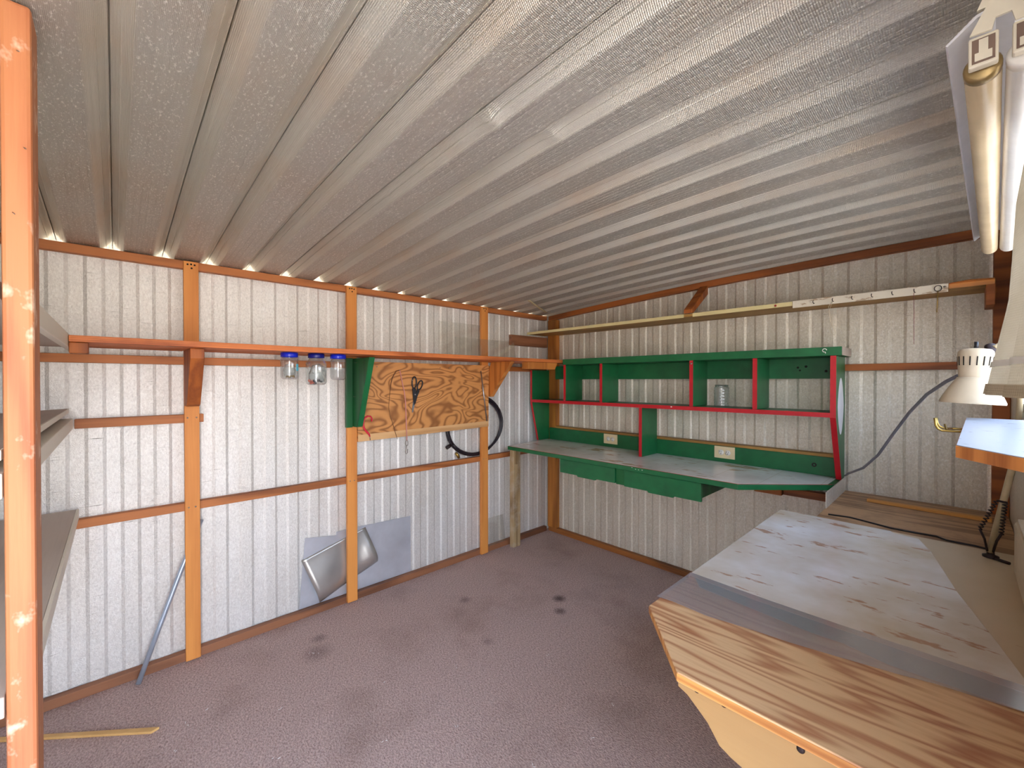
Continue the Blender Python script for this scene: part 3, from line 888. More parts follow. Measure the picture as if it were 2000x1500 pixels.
al = MB().prism('x', [(0.786, 0.0445), (1.524, 0.0445), (1.524, 0.438), (1.100, 0.452), (1.005, 0.452), (1.003, 0.430), (0.82, 0.459)], 0.004, 0.006)
tag(al.build('aluminium_sheet', M['aluminium']), 'flat shiny metal sheet against the left wall behind the middle stud', 'metal sheet')
def roll(u, w):
    # u along the long side (rear-up), w from the upper edge to the lower curled edge
    y = 0.797 + (1.190 - 0.797) * u + (0.10) * w * (1 - u) + (0.080) * w * u
    z = 0.332 + (0.440 - 0.332) * u - 0.280 * w * (1 - u) - 0.245 * w * u
    amp = 0.026 + 0.022 * max(0.0, min(1.0, (1.03 - y) / 0.10)) + 0.022 * max(0.0, min(1.0, (y - 1.14) / 0.06))
    x = 0.010 + amp * math.sin(PI * min(1.0, w * 0.92) * 0.62) ** 1.3
    if w > 0.72: x -= amp * 0.75 * ((w - 0.72) / 0.28) ** 1.6
    return (x, y, max(z, 0.046))
tag(MB().grid(roll, 14, 20).build('curled_sheet', M['aluminium_dull'], solid=0.0008), 'curled dull metal sheet in front of the flat shiny one', 'metal sheet')

tag(MB().prism('z', [(0.112, -0.345), (0.128, -0.352), (0.492, 0.096), (0.483, 0.122), (0.470, 0.106)], 0.0005, 0.010).build('wood_batten', M['batten'], bevel=0.0015), 'thin yellow wooden batten lying on the carpet behind the post', 'batten')

lint = MB()
for (x, y) in ((0.50, 0.28), (0.53, 0.20), (0.66, 0.16), (0.40, 0.72), (0.43, 0.74), (0.95, 0.42), (1.15, 0.75), (0.7, 0.5), (1.3, 1.0), (1.62, 1.1), (1.0, 1.2), (1.5, 0.9), (0.85, 0.9), (1.25, 1.6), (0.6, 0.95), (1.7, 1.35), (1.66, 1.55)):
    for k in range(2):
        a = random.uniform(0, PI); L = random.uniform(0.004, 0.010)
        xx, yy2 = x + random.uniform(-.01, .01), y + random.uniform(-.01, .01)
        lint.tube([(xx, yy2, 0.0035), (xx + L * math.cos(a), yy2 + L * math.sin(a), 0.005)], 0.0012, 5)
tag(lint.build('carpet_lint', M['lint']), 'white lint flecks scattered on the carpet', 'lint', kind='stuff')

# ------------------------------------------------------------------ green desk
DZ1 = 0.860
dk = thing('corner_desk', 'green edged desk with a stained white laminate top along the back wall', 'desk', (1.1, 2.6, 0.0))
outer = [(0.066, 2.928), (0.066, 2.78), (0.120, 2.355), (1.885, 2.358), (2.232, 2.712), (2.232, 2.928)]
inner = [(0.076, 2.926), (0.076, 2.782), (0.128, 2.366), (1.880, 2.369), (2.205, 2.700), (2.212, 2.926)]
MB().prism('z', outer, 0.830, 0.8585).build('desk_slab', M['green'], dk, bevel=0.0015)
tag(MB().prism('z', inner, 0.8587, 0.8602).build('laminate', M['desk_top'], dk), 'stained white tile patterned laminate')
rl = MB()
for (p0, p1) in (((0.124, 2.3605), (1.8825, 2.3635)), ((1.8825, 2.3635), (2.222, 2.708))):
    rl.bar((p0[0], p0[1], 0.8592), (p1[0], p1[1], 0.8592), 0.003, 0.0014)
tag(rl.build('pin_line', M['red'], dk), 'thin red line beside the front edge')
bbd = MB().box(0.0765, 2.210, 2.919, 2.942, 0.861, 0.967)
tag(bbd.build('backboard', M['green'], dk, bevel=0.001), 'green backboard with the outlets')
tag(MB().box(0.1435, 2.210, 2.919, 2.984, 0.968, 0.984).build('ledge_strip', M['shelf_under'], dk, bevel=0.001), 'bare wood strip on top of the backboard')
MB().lathe([(0.012, 0.0), (0.012, 0.003), (0.008, 0.003), (0.005, -0.001), (0.0001, -0.001)], (2.103, 2.9185, 0.916), 18, (0, -1, 0)).build('cable_grommet', M['dark_metal'], dk)


def drawer(x0, x1, zt, zb, lip):
    m = x1 - x0
    poly = [(x0, zt), (x0, zb), (x0 + m * 0.33, zb), (x0 + m * 0.345, zb - lip), (x0 + m * 0.665, zb - lip), (x0 + m * 0.68, zb), (x1, zb), (x1, zt)]
    d = MB().prism('y', poly, 2.372, 2.390).build('drawer', M['green'], dk, bevel=0.0012)
    MB().box(x0 + 0.012, x1 - 0.012, 2.3905, 2.86, zb + 0.012, zt - 0.006).build('drawer_box', M['green_dk'], d)
    return d


drawer(0.669, 1.133, 0.826, 0.729, 0.009)
drawer(1.203, 1.690, 0.826, 0.722, 0.009)
MB().box(1.136, 1.200, 2.384, 2.87, 0.724, 0.8295).build('drawer_divider', M['green_dk'], dk)
leg = MB().box(0.078, 0.124, 2.418, 2.500, 0.0, 0.829)
leg = tag(leg.build('leg', M['weathered'], dk, bevel=0.004), 'weathered unpainted post leg')
MB().prism('x', [(2.420, 0.828), (2.420, 0.715), (2.428, 0.700), (2.448, 0.700), (2.458, 0.712), (2.458, 0.828)], 0.1245, 0.146).build('leg_block', M['weathered'], leg, bevel=0.003)
MB().box(0.13, 0.165, 2.52, 2.91, 0.798, 0.8295).build('cleat', M['bracket_brown'], dk, bevel=0.002)
MB().box(1.80, 1.948, 2.890, 2.942, 0.712, 0.760).build('cleat', M['girt_x'], dk, bevel=0.002)
MB().box(1.952, 2.20, 2.915, 2.943, 0.715, 0.757).build('cleat', M['girt_x'], dk, bevel=0.002)
chip = MB()
for (x, z) in ((1.265, 0.853), (1.29, 0.846), (1.31, 0.845), (1.335, 0.847)):
    chip.box(x, x + 0.007, 2.3565, 2.358, z, z + 0.003)
tag(chip.build('paint_chip', M['white_plastic'], dk), 'bare white chips in the front edge')


def outlet(x, lab):
    t = thing('wall_outlet', lab, 'outlet', (x, 2.915, 0.888), 'double outlets in the green backboard')
    MB().box(x - 0.064, x + 0.064, 2.9135, 2.9185, 0.887, 0.965).build('cover_plate', M['ivory'], t, bevel=0.0015)
    for s in (-1, 1):
        cx = x + s * 0.021; cz = 0.926
        o = MB().lathe([(0.0001, 0.0025), (0.0165, 0.0022), (0.0175, 0.0)], (cx, 2.9135, cz), 22, (0, -1, 0))
        o = o.build('socket', M['white_plastic'], t)
        h = MB()
        h.box(cx - 0.0065, cx - 0.0045, 2.9100, 2.9111, cz + 0.001, cz + 0.009)
        h.box(cx + 0.0045, cx + 0.0065, 2.9100, 2.9111, cz + 0.001, cz + 0.008)
        h.lathe([(0.0001, 0.0008), (0.0026, 0.0006), (0.0026, 0)], (cx, 2.9111, cz - 0.007), 10, (0, -1, 0))
        h.build('slot', M['hole'], o)
    return t


outlet(0.739, 'ivory double outlet left of the lower red edged divider')
outlet(1.615, 'ivory double outlet right of the lower red edged divider')

# ------------------------------------------------------------------ green hutch with red edges
FY = 2.700; BY = 2.940
ht = thing('desk_hutch', 'green pigeonhole hutch with red front edges standing on the desk', 'hutch', (1.15, 2.82, 0.861))
MB().box(0.424, 2.262, FY - 0.008, 2.944, 1.528, 1.573).build('top_board', M['green'], ht, bevel=0.002)
e = MB().box(2.2625, 2.264, FY - 0.007, 2.943, 1.529, 1.572)
tag(e.build('raw_end', M['shelf_top'], ht), 'pale worn end of the top board')


def panel(x0, x1, poly, name='side_panel', mat=None):
    o = MB().prism('x', poly, x0, x1).build(name, mat or M['green'], ht, bevel=0.001)
    # red painted front edge: quads standing 1.5 mm proud of the panel edge
    edge = MB()
    front = [q for q in poly if q[0] < BY - 0.02]
    front.sort(key=lambda q: -q[1])
    for (ya, za), (yb, zb) in zip(front, front[1:]):
        edge.add([(x0 - 0.0005, ya, za), (x1 + 0.0005, ya, za), (x1 + 0.0005, yb, zb), (x0 - 0.0005, yb, zb),
                  (x0 - 0.0005, ya - 0.0025, za), (x1 + 0.0005, ya - 0.0025, za), (x1 + 0.0005, yb - 0.0025, zb), (x0 - 0.0005, yb - 0.0025, zb)],
                 [(0, 1, 2, 3), (7, 6, 5, 4), (0, 4, 5, 1), (1, 5, 6, 2), (2, 6, 7, 3), (3, 7, 4, 0)])
    tag(edge.build('red_edge', M['red'], o), 'red painted front edge')
    return o


panel(0.048, 0.066, [(BY - 0.012, 1.490), (FY, 1.490), (FY, 1.206), (2.785, 0.8615), (BY - 0.012, 0.8615)])
pr = panel(2.2135, 2.2375, [(BY, 1.5275), (FY, 1.5275), (FY, 1.206), (2.86, 0.8615), (BY, 0.8615)])
cut = []
for i in range(24):
    t = 2 * PI * i / 24
    cut.append((2.822 + 0.078 * math.cos(t) * (1 - 0.25 * abs(math.sin(t))), 1.262 + 0.152 * math.sin(t)))
tag(MB().prism('x', cut, 2.2376, 2.2386).build('paper_shape', M['paper'], pr), 'white pointed oval paper shape')
for (a, b) in ((0.430, 0.450), (0.786, 0.807), (1.478, 1.500), (1.848, 1.871)):
    panel(a, b, [(BY - 0.018, 1.5275), (FY, 1.5275), (FY, 1.2335), (BY - 0.018, 1.2335)], 'divider')
panel(1.119, 1.140, [(2.916, 1.206), (FY, 1.206), (FY, 0.8615), (2.916, 0.8615)], 'divider')
ms = MB().box(0.067, 2.213, FY + 0.001, BY, 1.208, 1.231).build('middle_shelf', M['green'], ht, bevel=0.001)
tag(MB().box(0.067, 2.213, FY - 0.003, FY, 1.207, 1.2315).build('red_edge', M['red'], ms), 'red painted front edge')
tag(MB().box(1.352, 1.362, FY - 0.0037, FY - 0.003, 1.221, 1.227).build('paint_chip', M['white_plastic'], ms), 'white chip in the red edge')
br = MB().box(0.1435, 2.213, BY - 0.0165, BY, 1.410, 1.5275).build('back_rail', M['green'], ht, bevel=0.001)
kn = MB()
for (x, z, r) in ((1.815, 1.445, 0.006), (2.02, 1.475, 0.006), (2.06, 1.480, 0.007), (2.03, 1.458, 0.005), (2.155, 1.452, 0.007)):
    tag(MB().lathe([(0.0001, 0.0006), (r, 0.0005), (r, 0)], (x, BY - 0.0165, z), 12, (0, -1, 0)).build('knot', M['hole'], br), 'dark knot')
MB().lathe([(0.0001, 0.003), (0.006, 0.0025), (0.007, 0)], (1.489, FY - 0.0025, 1.508), 12, (0, -1, 0)).build('screw_head', M['nail'], ht)
MB().tube([(2.19 + 0.009 * math.cos(t * PI / 5), FY - 0.010, 1.556 + 0.009 * math.sin(t * PI / 5)) for t in range(9)] + [(2.194, FY - 0.009, 1.540)], 0.002, 7).build('cup_hook', M['white_plastic'], ht)

# glass jar standing in the fourth pigeonhole
j = thing('glass_jar', 'empty ridged glass jar without a lid standing in the green hutch', 'jar', (1.62, 2.85, 1.2315))
pr = [(0.0001, 0.003), (0.040, 0.0), (0.044, 0.004)]
for i in range(6):
    z = 0.010 + i * 0.019
    pr += [(0.0445, z), (0.0425, z + 0.006), (0.0445, z + 0.012)]
pr += [(0.044, 0.121), (0.039, 0.126), (0.039, 0.140), (0.037, 0.140), (0.037, 0.126)]
MB().lathe(pr, (1.62, 2.85, 1.2315), 40).build('glass_body', M['jar'], j)

# sheet metal end panel beside the desk, standing on the wood ledge
tag(MB().box(2.2405, 2.2435, 2.455, 2.918, 0.7923, 0.868).build('end_panel', M['siding_back']), 'pale metal strip on edge under the right end of the desk', 'metal strip')

# ------------------------------------------------------------------ upper shelf on the back wall
us = thing('upper_shelf', 'long narrow shelf above the hutch with cream edge and hook strip', 'shelf', (1.4, 2.84, 1.72))
bd = MB()
bd.prism('z', [(0.005, 2.703), (XR - 0.056, 2.703), (XR - 0.056, YB - 0.077), (XR - 0.056, YB - 0.002), (0.144, YB - 0.002), (0.144, YB - 0.052), (0.005, YB - 0.052)], 1.811, 1.829)
bd = bd.build('shelf_board', M['shelf_under'], us, bevel=0.001)
es = MB().box(0.005, 1.438, 2.699, 2.7025, 1.808, 1.8295); es.box(1.496, 2.043, 2.699, 2.7025, 1.807, 1.830)
tag(es.build('cream_edge', M['cream_paint'], us), 'cream painted front edge in two lengths')
hsx = MB().box(2.045, 2.636, 2.6955, 2.7025, 1.794, 1.832)
hsx = tag(hsx.build('hook_strip', M['hookstrip'], us, bevel=0.001), 'worn white metal strip with cup hooks')
for x in (2.140, 2.222, 2.300, 2.376, 2.450, 2.526):
    MB().tube([(x, 2.6955, 1.822), (x, 2.686, 1.820), (x, 2.680, 1.814), (x + 0.001, 2.680, 1.808), (x + 0.003, 2.684, 1.804), (x + 0.005, 2.689, 1.806)], 0.0016, 6).build('cup_hook', M['dark_metal'], hsx)
MB().tube([(2.604 + 0.012 * math.sin(t * PI / 6), 2.690, 1.812 + 0.013 * math.cos(t * PI / 6)) for t in range(12)], 0.0018, 6, closed=True).build('ring', M['dark_metal'], hsx)
MB().lathe([(0.0001, 0.002), (0.004, 0.0015), (0.005, 0)], (2.625, 2.6955, 1.816), 10, (0, -1, 0)).build('screw', M['nail'], hsx)
dm = MB().lathe([(0.0001, 0.001), (0.006, 0.0008), (0.006, 0)], (1.962, 2.699, 1.818), 12, (0, -1, 0))
tag(dm.build('red_dot', M['red'], us), 'red painted dot')
rw = MB().prism('x', [(2.7025, 1.812), (2.693, 1.806), (2.697, 1.826), (2.7025, 1.832)], 2.638, 2.772)
rw.add([(2.638, 2.696, 1.829), (2.70, 2.694, 1.833), (2.772, 2.70, 1.831), (2.638, 2.7025, 1.832), (2.70, 2.7025, 1.838), (2.772, 2.7025, 1.833)], [(0, 1, 4, 3), (1, 2, 5, 4), (0, 3, 4, 5, 2, 1)])
tag(rw.build('split_edge', M['broken_wood'], us), 'splintered bare wood at the broken end')
MB().box(0.0015, 0.040, 2.480, 2.931, 1.703, 1.793).build('end_cleat', M['plate_y'], us, bevel=0.002)
MB().prism('x', [(2.715, 1.810), (2.715, 1.778), (2.74, 1.725), (YB - 0.08, 1.722), (YB - 0.08, 1.810)], 2.748, 2.775).build('end_cleat', M['girt_x'], us, bevel=0.002)

sx = MB().tube([(2.222, 2.680, 1.806), (2.206, 2.686, 1.78), (2.212, 2.690, 1.71), (2.228, 2.690, 1.665), (2.236, 2.690, 1.642), (2.230, 2.690, 1.632), (2.222, 2.690, 1.640), (2.214, 2.690, 1.665), (2.222, 2.690, 1.70), (2.209, 2.688, 1.76), (2.223, 2.681, 1.803)], 0.0011, 5)
tag(sx.build('loose_string', M['string']), 'looped pale string hanging from the left of the hook strip', 'string')
tag(MB().tube([(2.526, 2.682, 1.804), (2.527, 2.682, 1.70), (2.5275, 2.682, 1.568)], 0.0010, 5).build('hanging_thread', M['thread']), 'straight reddish thread hanging from a cup hook', 'thread')
tag(MB().tube([(2.604, 2.688, 1.801), (2.603, 2.687, 1.76), (2.601, 2.686, 1.705)], 0.0018, 6).build('metal_pin', M['brass']), 'thin brass pin hanging from the ring on the hook strip', 'pin')

# masking tape strip on the roof near the far corner
def tp(u, w):
    x = 0.385 - 0.245 * u + 0.012 * w; y = 2.315 + 0.47 * u + 0.025 * w
    return (x, y, zroof(x) - 0.004 - 0.002 * math.sin(u * 6))
tag(MB().grid(tp, 10, 1).build('tape_strip', M['tape'], solid=0.0006), 'strip of masking tape on the roof near the far corner', 'tape')

# ------------------------------------------------------------------ workbench
BZ = 0.800
BR = XR - 0.004
bn = thing('workbench', 'plywood topped workbench along the right wall with a cut corner', 'workbench', (2.45, 1.5, 0.0))
top = [(2.112, 1.035), (2.282, 0.840), (BR, 0.840), (BR, 2.238), (2.118, 2.238)]
MB().prism('z', top, BZ - 0.021, BZ).build('top', M['bench_ply'], bn, bevel=0.002)
eg = MB()
for (p0, p1) in (((2.112, 1.035), (2.282, 0.840)), ((2.282, 0.840), (BR, 0.840))):
    d = (Vector((p1[0], p1[1], 0)) - Vector((p0[0], p0[1], 0))).normalized(); nn = Vector((d.y, -d.x, 0)) * 0.0006
    eg.add([(p0[0] + nn.x, p0[1] + nn.y, BZ - 0.019), (p1[0] + nn.x, p1[1] + nn.y, BZ - 0.019), (p1[0] + nn.x, p1[1] + nn.y, BZ - 0.003), (p0[0] + nn.x, p0[1] + nn.y, BZ - 0.003),
            (p0[0] - nn.x, p0[1] - nn.y, BZ - 0.019), (p1[0] - nn.x, p1[1] - nn.y, BZ - 0.019), (p1[0] - nn.x, p1[1] - nn.y, BZ - 0.003), (p0[0] - nn.x, p0[1] - nn.y, BZ - 0.003)],
           [(0, 1, 2, 3), (7, 6, 5, 4), (0, 4, 5, 1), (1, 5, 6, 2), (2, 6, 7, 3), (3, 7, 4, 0)])
tag(eg.build('raw_edge', M['bench_edge'], bn), 'rough orange sawn plywood edge')
vin = [(2.119, 1.285), (BR, 1.268), (BR, 2.237), (2.119, 2.237)]
tag(MB().prism('z', vin, BZ + 0.0002, BZ + 0.0016).build('vinyl_cover', M['bench_vinyl'], bn), 'tan painted covering')
ap = [(2.272, 0.7785), (2.272, 0.752), (2.291, 0.745), (2.312, 0.728), (2.333, 0.710), (2.356, 0.678), (2.377, 0.668), (2.42, 0.655), (2.52, 0.60), (2.62, 0.50), (BR, 0.50), (BR, 0.7785)]
ap = MB().prism('y', ap, 0.866, 0.884).build('apron', M['apron'], bn, bevel=0.001)
bo = MB()
for x in (2.312, 2.365, 2.492, 2.62, 2.74):
    bo = MB().lathe([(0.0001, 0.003), (0.0035, 0.003), (0.006, 0.002), (0.0065, 0)], (x, 0.866, 0.766 if x < 2.4 else 0.758), 14, (0, -1, 0))
    tag(bo.build('screw_head', M['dark_metal'], ap), 'dark screw head')
for (x, y) in ((2.62, 1.02), (2.40, 2.16), (2.76, 1.02), (2.76, 2.16)):
    MB().box(x - 0.03, x + 0.03, y - 0.03, y + 0.03, 0.0, BZ - 0.022).build('leg', M['bench_frame'], bn, bevel=0.002)
MB().box(2.60, 2.64, 1.052, 2.16, 0.69, BZ - 0.022).build('rail', M['bench_frame'], bn)

# worn white sheet lying on the bench, wrapped over its outer edge
sheet = [(2.110, 1.280), (2.29, 1.265), (2.48, 1.264), (2.60, 1.266), (2.815, 1.262), (2.770, 1.319), (2.740, 1.456), (2.676, 1.722), (2.655, 1.833), (2.612, 2.06), (2.572, 2.204), (2.50, 2.216), (2.49, 2.236), (2.110, 2.240)]
ws = MB().prism('z', sheet, BZ + 0.0020, BZ + 0.0034)
ws.box(2.1085, 2.1112, 1.282, 2.240, BZ - 0.016, BZ + 0.0032)
tag(ws.build('bench_sheet', M['bench_sheet'], bevel=0.0008), 'worn white sheet with flaked brown patches covering the workbench', 'sheet')
film = [(2.107, 1.087), (2.15, 1.093), (2.24, 1.088), (2.343, 1.107), (2.414, 1.115), (2.503, 1.134), (2.60, 1.156), (2.65, 1.172), (2.82, 1.196), (2.82, 1.290), (2.60, 1.288), (2.48, 1.286), (2.33, 1.288), (2.107, 1.300)]
tag(MB().prism('z', film, BZ + 0.0037, BZ + 0.0042).build('plastic_film', M['film']), 'crinkled clear plastic film across the bench end', 'plastic film')
band = [(2.165, 1.228), (2.354, 1.207), (2.442, 1.199), (2.50, 1.203), (2.576, 1.182), (2.676, 1.189), (2.815, 1.200), (2.815, 1.2605), (2.60, 1.2645), (2.48, 1.2625), (2.29, 1.2635), (2.13, 1.277)]
tag(MB().prism('z', band, BZ + 0.0021, BZ + 0.0030).build('tape_band', M['film_band']), 'blue grey band under the film along the white sheet edge', 'tape')

# ledge planks between bench and back wall, loose stick, cords
lg = MB().prism('z', [(2.238, 2.2395), (XR - 0.004, 2.2395), (XR - 0.004, YB - 0.078), (XR - 0.057, YB - 0.078), (XR - 0.057, YB - 0.042), (2.238, YB - 0.042)], 0.768, 0.792)
tag(lg.build('ledge_plank', M['plank'], bevel=0.002), 'rough brown plank between the workbench and the back wall', 'plank')
tag(MB().bar((2.358, 2.755, 0.800), (2.772, 2.735, 0.800), 0.032, 0.014).build('loose_stick', M['stick'], bevel=0.0015), 'orange wooden stick lying on the ledge plank by the back wall', 'stick')

# cream splash board with white cap along the right wall
cb = thing('splash_board', 'cream upright board with a white cap at the right end of the workbench', 'board', (2.81, 1.6, BZ + 0.002))
MB().prism('x', [(1.25, BZ + 0.0018), (2.045, BZ + 0.0018), (2.050, 0.930), (2.040, 0.957), (2.02, 0.965), (1.25, 0.965)], 2.795, 2.825).build('board', M['cream_board'], cb, bevel=0.006)
tag(MB().box(2.800, 2.826, 1.25, 2.015, 0.9655, 0.975).build('cap', M['white_plastic'], cb, bevel=0.002), 'white cap strip')

# ------------------------------------------------------------------ sill shelf, curtain, lamp, fixture
SZ = 1.300
sl = thing('sill_shelf', 'white painted thick board with a rough sawn end below the window', 'shelf', (2.75, 1.2, SZ - 0.02))
slp = [(2.674, 0.945), (2.735, 0.853), (XR - 0.001, 0.80), (XR - 0.001, 1.66), (2.688, 1.66)]
MB().prism('z', slp, SZ - 0.019, SZ - 0.0008).build('board', M['sill_wood'], sl, bevel=0.001)
slq = [(2.675, 0.947), (2.7355, 0.855), (XR - 0.001, 0.803), (XR - 0.001, 1.659), (2.689, 1.659)]
tag(MB().prism('z', slq, SZ - 0.0007, SZ + 0.0004).build('painted_top', M['sill_paint'], sl), 'white painted top face')

hk = thing('double_hook', 'brass double wire hook on the inner edge of the sill shelf', 'hook', (2.655, 1.5, 1.262))
for (y, z, tip) in ((1.46, 1.2783, 0.030), (1.54, 1.2783, 0.026)):
    MB().tube([(2.692, y, z), (2.664, y, z), (2.648, y, z), (2.641, y, z + 0.004), (2.637, y, z + 0.012), (2.635, y, z + tip)], 0.0026, 8).build('prong', M['brass'], hk)
MB().tube([(2.663, 1.462, 1.2783), (2.655, 1.475, 1.279), (2.652, 1.50, 1.290), (2.655, 1.525, 1.279), (2.663, 1.538, 1.2783)], 0.0024, 8).build('cross_wire', M['brass'], hk)

# curtain: hangs inside the window, its rear edge flares inwards towards the hem
cu = thing('window_curtain', 'cream sheer curtain with a lace hem hanging at the window beside the lamp', 'curtain', (2.74, 0.85, 1.3785))
cp = [(1.3785, 2.705), (1.450, 2.7165), (1.520, 2.728), (1.590, 2.7315), (1.668, 2.7345), (1.749, 2.7445), (1.80, 2.750)]
def edge_x(z):
    for (z0, x0), (z1, x1) in zip(cp, cp[1:]):
        if z <= z1: return x0 + (x1 - x0) * (z - z0) / (z1 - z0)
    return cp[-1][1]
def cur(u, w):
    z = 1.3785 + 0.387 * w
    y = 1.00 - 0.30 * u
    x = edge_x(z) + 0.012 * u + 0.020 * u * max(0.0, 1 - 1.6 * w) + 0.006 * math.sin(u * 17 + 1.0) * (0.35 + 0.65 * (1 - w)) * min(1, u * 5)
    return (x, y, z)
MB().grid(lambda u, w: cur(u, w), 60, 24).build('cloth', M['curtain'], cu)
hb = MB().grid(lambda u, w: (lambda p: (p[0] - 0.0022, p[1], 1.3787 + 0.016 * w))(cur(u, 0.04 * w)), 60, 2)
tag(hb.build('hem_band', M['curtain'], cu), 'denser hem band')
hb = MB().grid(lambda u, w: (lambda p: (p[0] - 0.0022, p[1], 1.420 + 0.009 * w))(cur(u, 0.107 + 0.023 * w)), 60, 2)
tag(hb.build('lace_stripe', M['white_plastic'], cu), 'white lace stripe')
MB().tube([(2.758, 0.66, 1.768), (2.758, 1.02, 1.768), (2.80, 1.04, 1.768), (2.829, 1.04, 1.768)], 0.004, 8).build('curtain_rod', M['brass'], cu)

# swing-arm lamp
LC = Vector((2.6975, 1.62, 1.340))
ax = Vector((0.05, 0.02, 1)).normalized()
lp = thing('desk_lamp', 'beige swing arm lamp with slotted shade standing at the back of the workbench', 'lamp', (2.745, 2.15, BZ))
shp = [(0.060, 0.0), (0.0605, 0.004), (0.055, 0.018), (0.044, 0.042), (0.034, 0.060), (0.030, 0.068), (0.028, 0.068), (0.032, 0.059), (0.042, 0.041), (0.053, 0.017), (0.058, 0.002)]
sd = MB().lathe(shp, LC, 40, ax).build('shade', M['lamp_beige'], lp)
cpf = [(0.0275, 0.066), (0.0285, 0.072), (0.031, 0.10), (0.033, 0.125), (0.0325, 0.134), (0.028, 0.140), (0.012, 0.143), (0.0001, 0.1435)]
cpo = MB().lathe(cpf, LC, 40, ax).build('socket_cap', M['lamp_beige'], lp)
sl = MB()
ref = Vector((1, 0, 0)); s1 = ax.cross(ref).normalized(); u1 = ax.cross(s1)
for k in range(16):
    t = 2 * PI * k / 16 + 0.1
    d = s1 * math.cos(t) + u1 * math.sin(t)
    a = LC + ax * 0.098 + d * 0.0306; b = LC + ax * 0.121 + d * 0.0326
    sl.bar(a, b, 0.0022, 0.0022, up=d)
tag(sl.build('slot', M['hole'], cpo), 'dark vent slots')
MB().tube([LC + ax * 0.1435, LC + ax * 0.150, LC + ax * 0.150 + Vector((0, 0, 0.010))], [0.005, 0.004, 0.004], 10).build('switch_knob', M['black'], cpo)
MB().lathe([(0.0001, 0.004), (0.014, 0.003), (0.016, -0.003), (0.0001, -0.004)], LC + Vector((0.036, 0.012, 0.142)), 20, (0.5, -0.6, 0.5)).build('tilt_knuckle', M['dark_metal'], lp)
MB().lathe([(0.0001, 0.0), (0.016, 0.004), (0.022, 0.016), (0.019, 0.030), (0.012, 0.04), (0.012, 0.06)], LC + ax * 0.006, 18, ax).build('bulb', M['white_plastic'], lp)
f0 = Vector((2.748, 2.145, BZ + 0.022)); f1 = Vector((2.800, 2.09, 1.17)); f2 = Vector((2.808, 1.98, 1.565))
MB().tube([f0, f0.lerp(f1, .5), f1], 0.0088, 8).build('lower_arm', M['lamp_arm'], lp)
MB().tube([f1, f2], 0.0070, 8).build('lower_arm', M['lamp_arm'], lp)
MB().tube([f2, Vector((2.79, 1.85, 1.56)), Vector((2.752, 1.66, 1.495)), LC + Vector((0.036, 0.012, 0.142))], 0.0065, 8).build('upper_arm', M['lamp_arm'], lp)
for (a, b) in (((2.7605, 2.11, 1.005), (2.724, 2.11, 0.902)), ((2.779, 2.105, 1.000), (2.771, 2.105, 0.898))):
    a = Vector(a); b = Vector(b)
    pts = []
    d = (b - a); n = 60
    sref = d.normalized().cross(Vector((0, 1, 0))).normalized(); uref = d.normalized().cross(sref)
    for i in range(n + 1):
        t = i / n; an = 2 * PI * 10 * t
        pts.append(a + d * t + (sref * math.cos(an) + uref * math.sin(an)) * 0.005)
    tag(MB().tube(pts, 0.0022, 5).build('spring', M['dark_metal'], lp), 'dark tension spring')
fk = MB()
fk.tube([(2.724, 2.11, 0.902), (2.735, 2.118, 0.87), (2.742, 2.14, 0.825)], 0.0035, 6)
fk.build('spring_fork', M['dark_metal'], lp); fk = MB()
fk.tube([(2.771, 2.105, 0.898), (2.762, 2.118, 0.87), (2.755, 2.14, 0.825)], 0.0035, 6)
fk.build('spring_fork', M['dark_metal'], lp); fk = MB()
fk.tube([(2.7605, 2.11, 1.005), (2.784, 2.106, 1.003)], 0.0035, 6)
fk.build('spring_bar', M['dark_metal'], lp)
MB().lathe([(0.020, 0.0), (0.020, 0.006), (0.010, 0.010), (0.008, 0.026), (0.0001, 0.026)], (2.750, 2.150, BZ + 0.0036), 18).build('base', M['dark_metal'], lp)
MB().tube([(2.755, 2.138, BZ + 0.006), (2.775, 2.12, BZ + 0.0065), (2.79, 2.11, BZ + 0.006)], 0.005, 7).build('clamp_screw', M['dark_metal'], lp)
MB().tube([(2.752, 2.165, BZ + 0.008), (2.742, 2.232, BZ + 0.0075), (2.715, 2.243, BZ + 0.007), (2.672, 2.246, BZ + 0.006), (2.645, 2.275, 0.799), (2.617, 2.318, 0.7955), (2.55, 2.312, 0.7955), (2.485, 2.312, 0.7955), (2.40, 2.345, 0.7955), (2.345, 2.362, 0.7955), (2.27, 2.345, 0.7955)], 0.0034, 7).build('power_cord', M['black'], lp)

gc = MB().tube([(2.246, 2.90, 0.880), (2.275, 2.74, 0.912), (2.330, 2.42, 0.978), (2.40, 2.28, 1.034), (2.455, 2.20, 1.105), (2.505, 2.13, 1.200), (2.555, 2.02, 1.288), (2.605, 1.86, 1.356), (2.650, 1.70, 1.397), (2.672, 1.645, 1.412)], 0.0048, 9)
tag(gc.build('grey_cable', M['grey_cord']), 'grey cable running from the lamp head down to the desk end', 'cable')

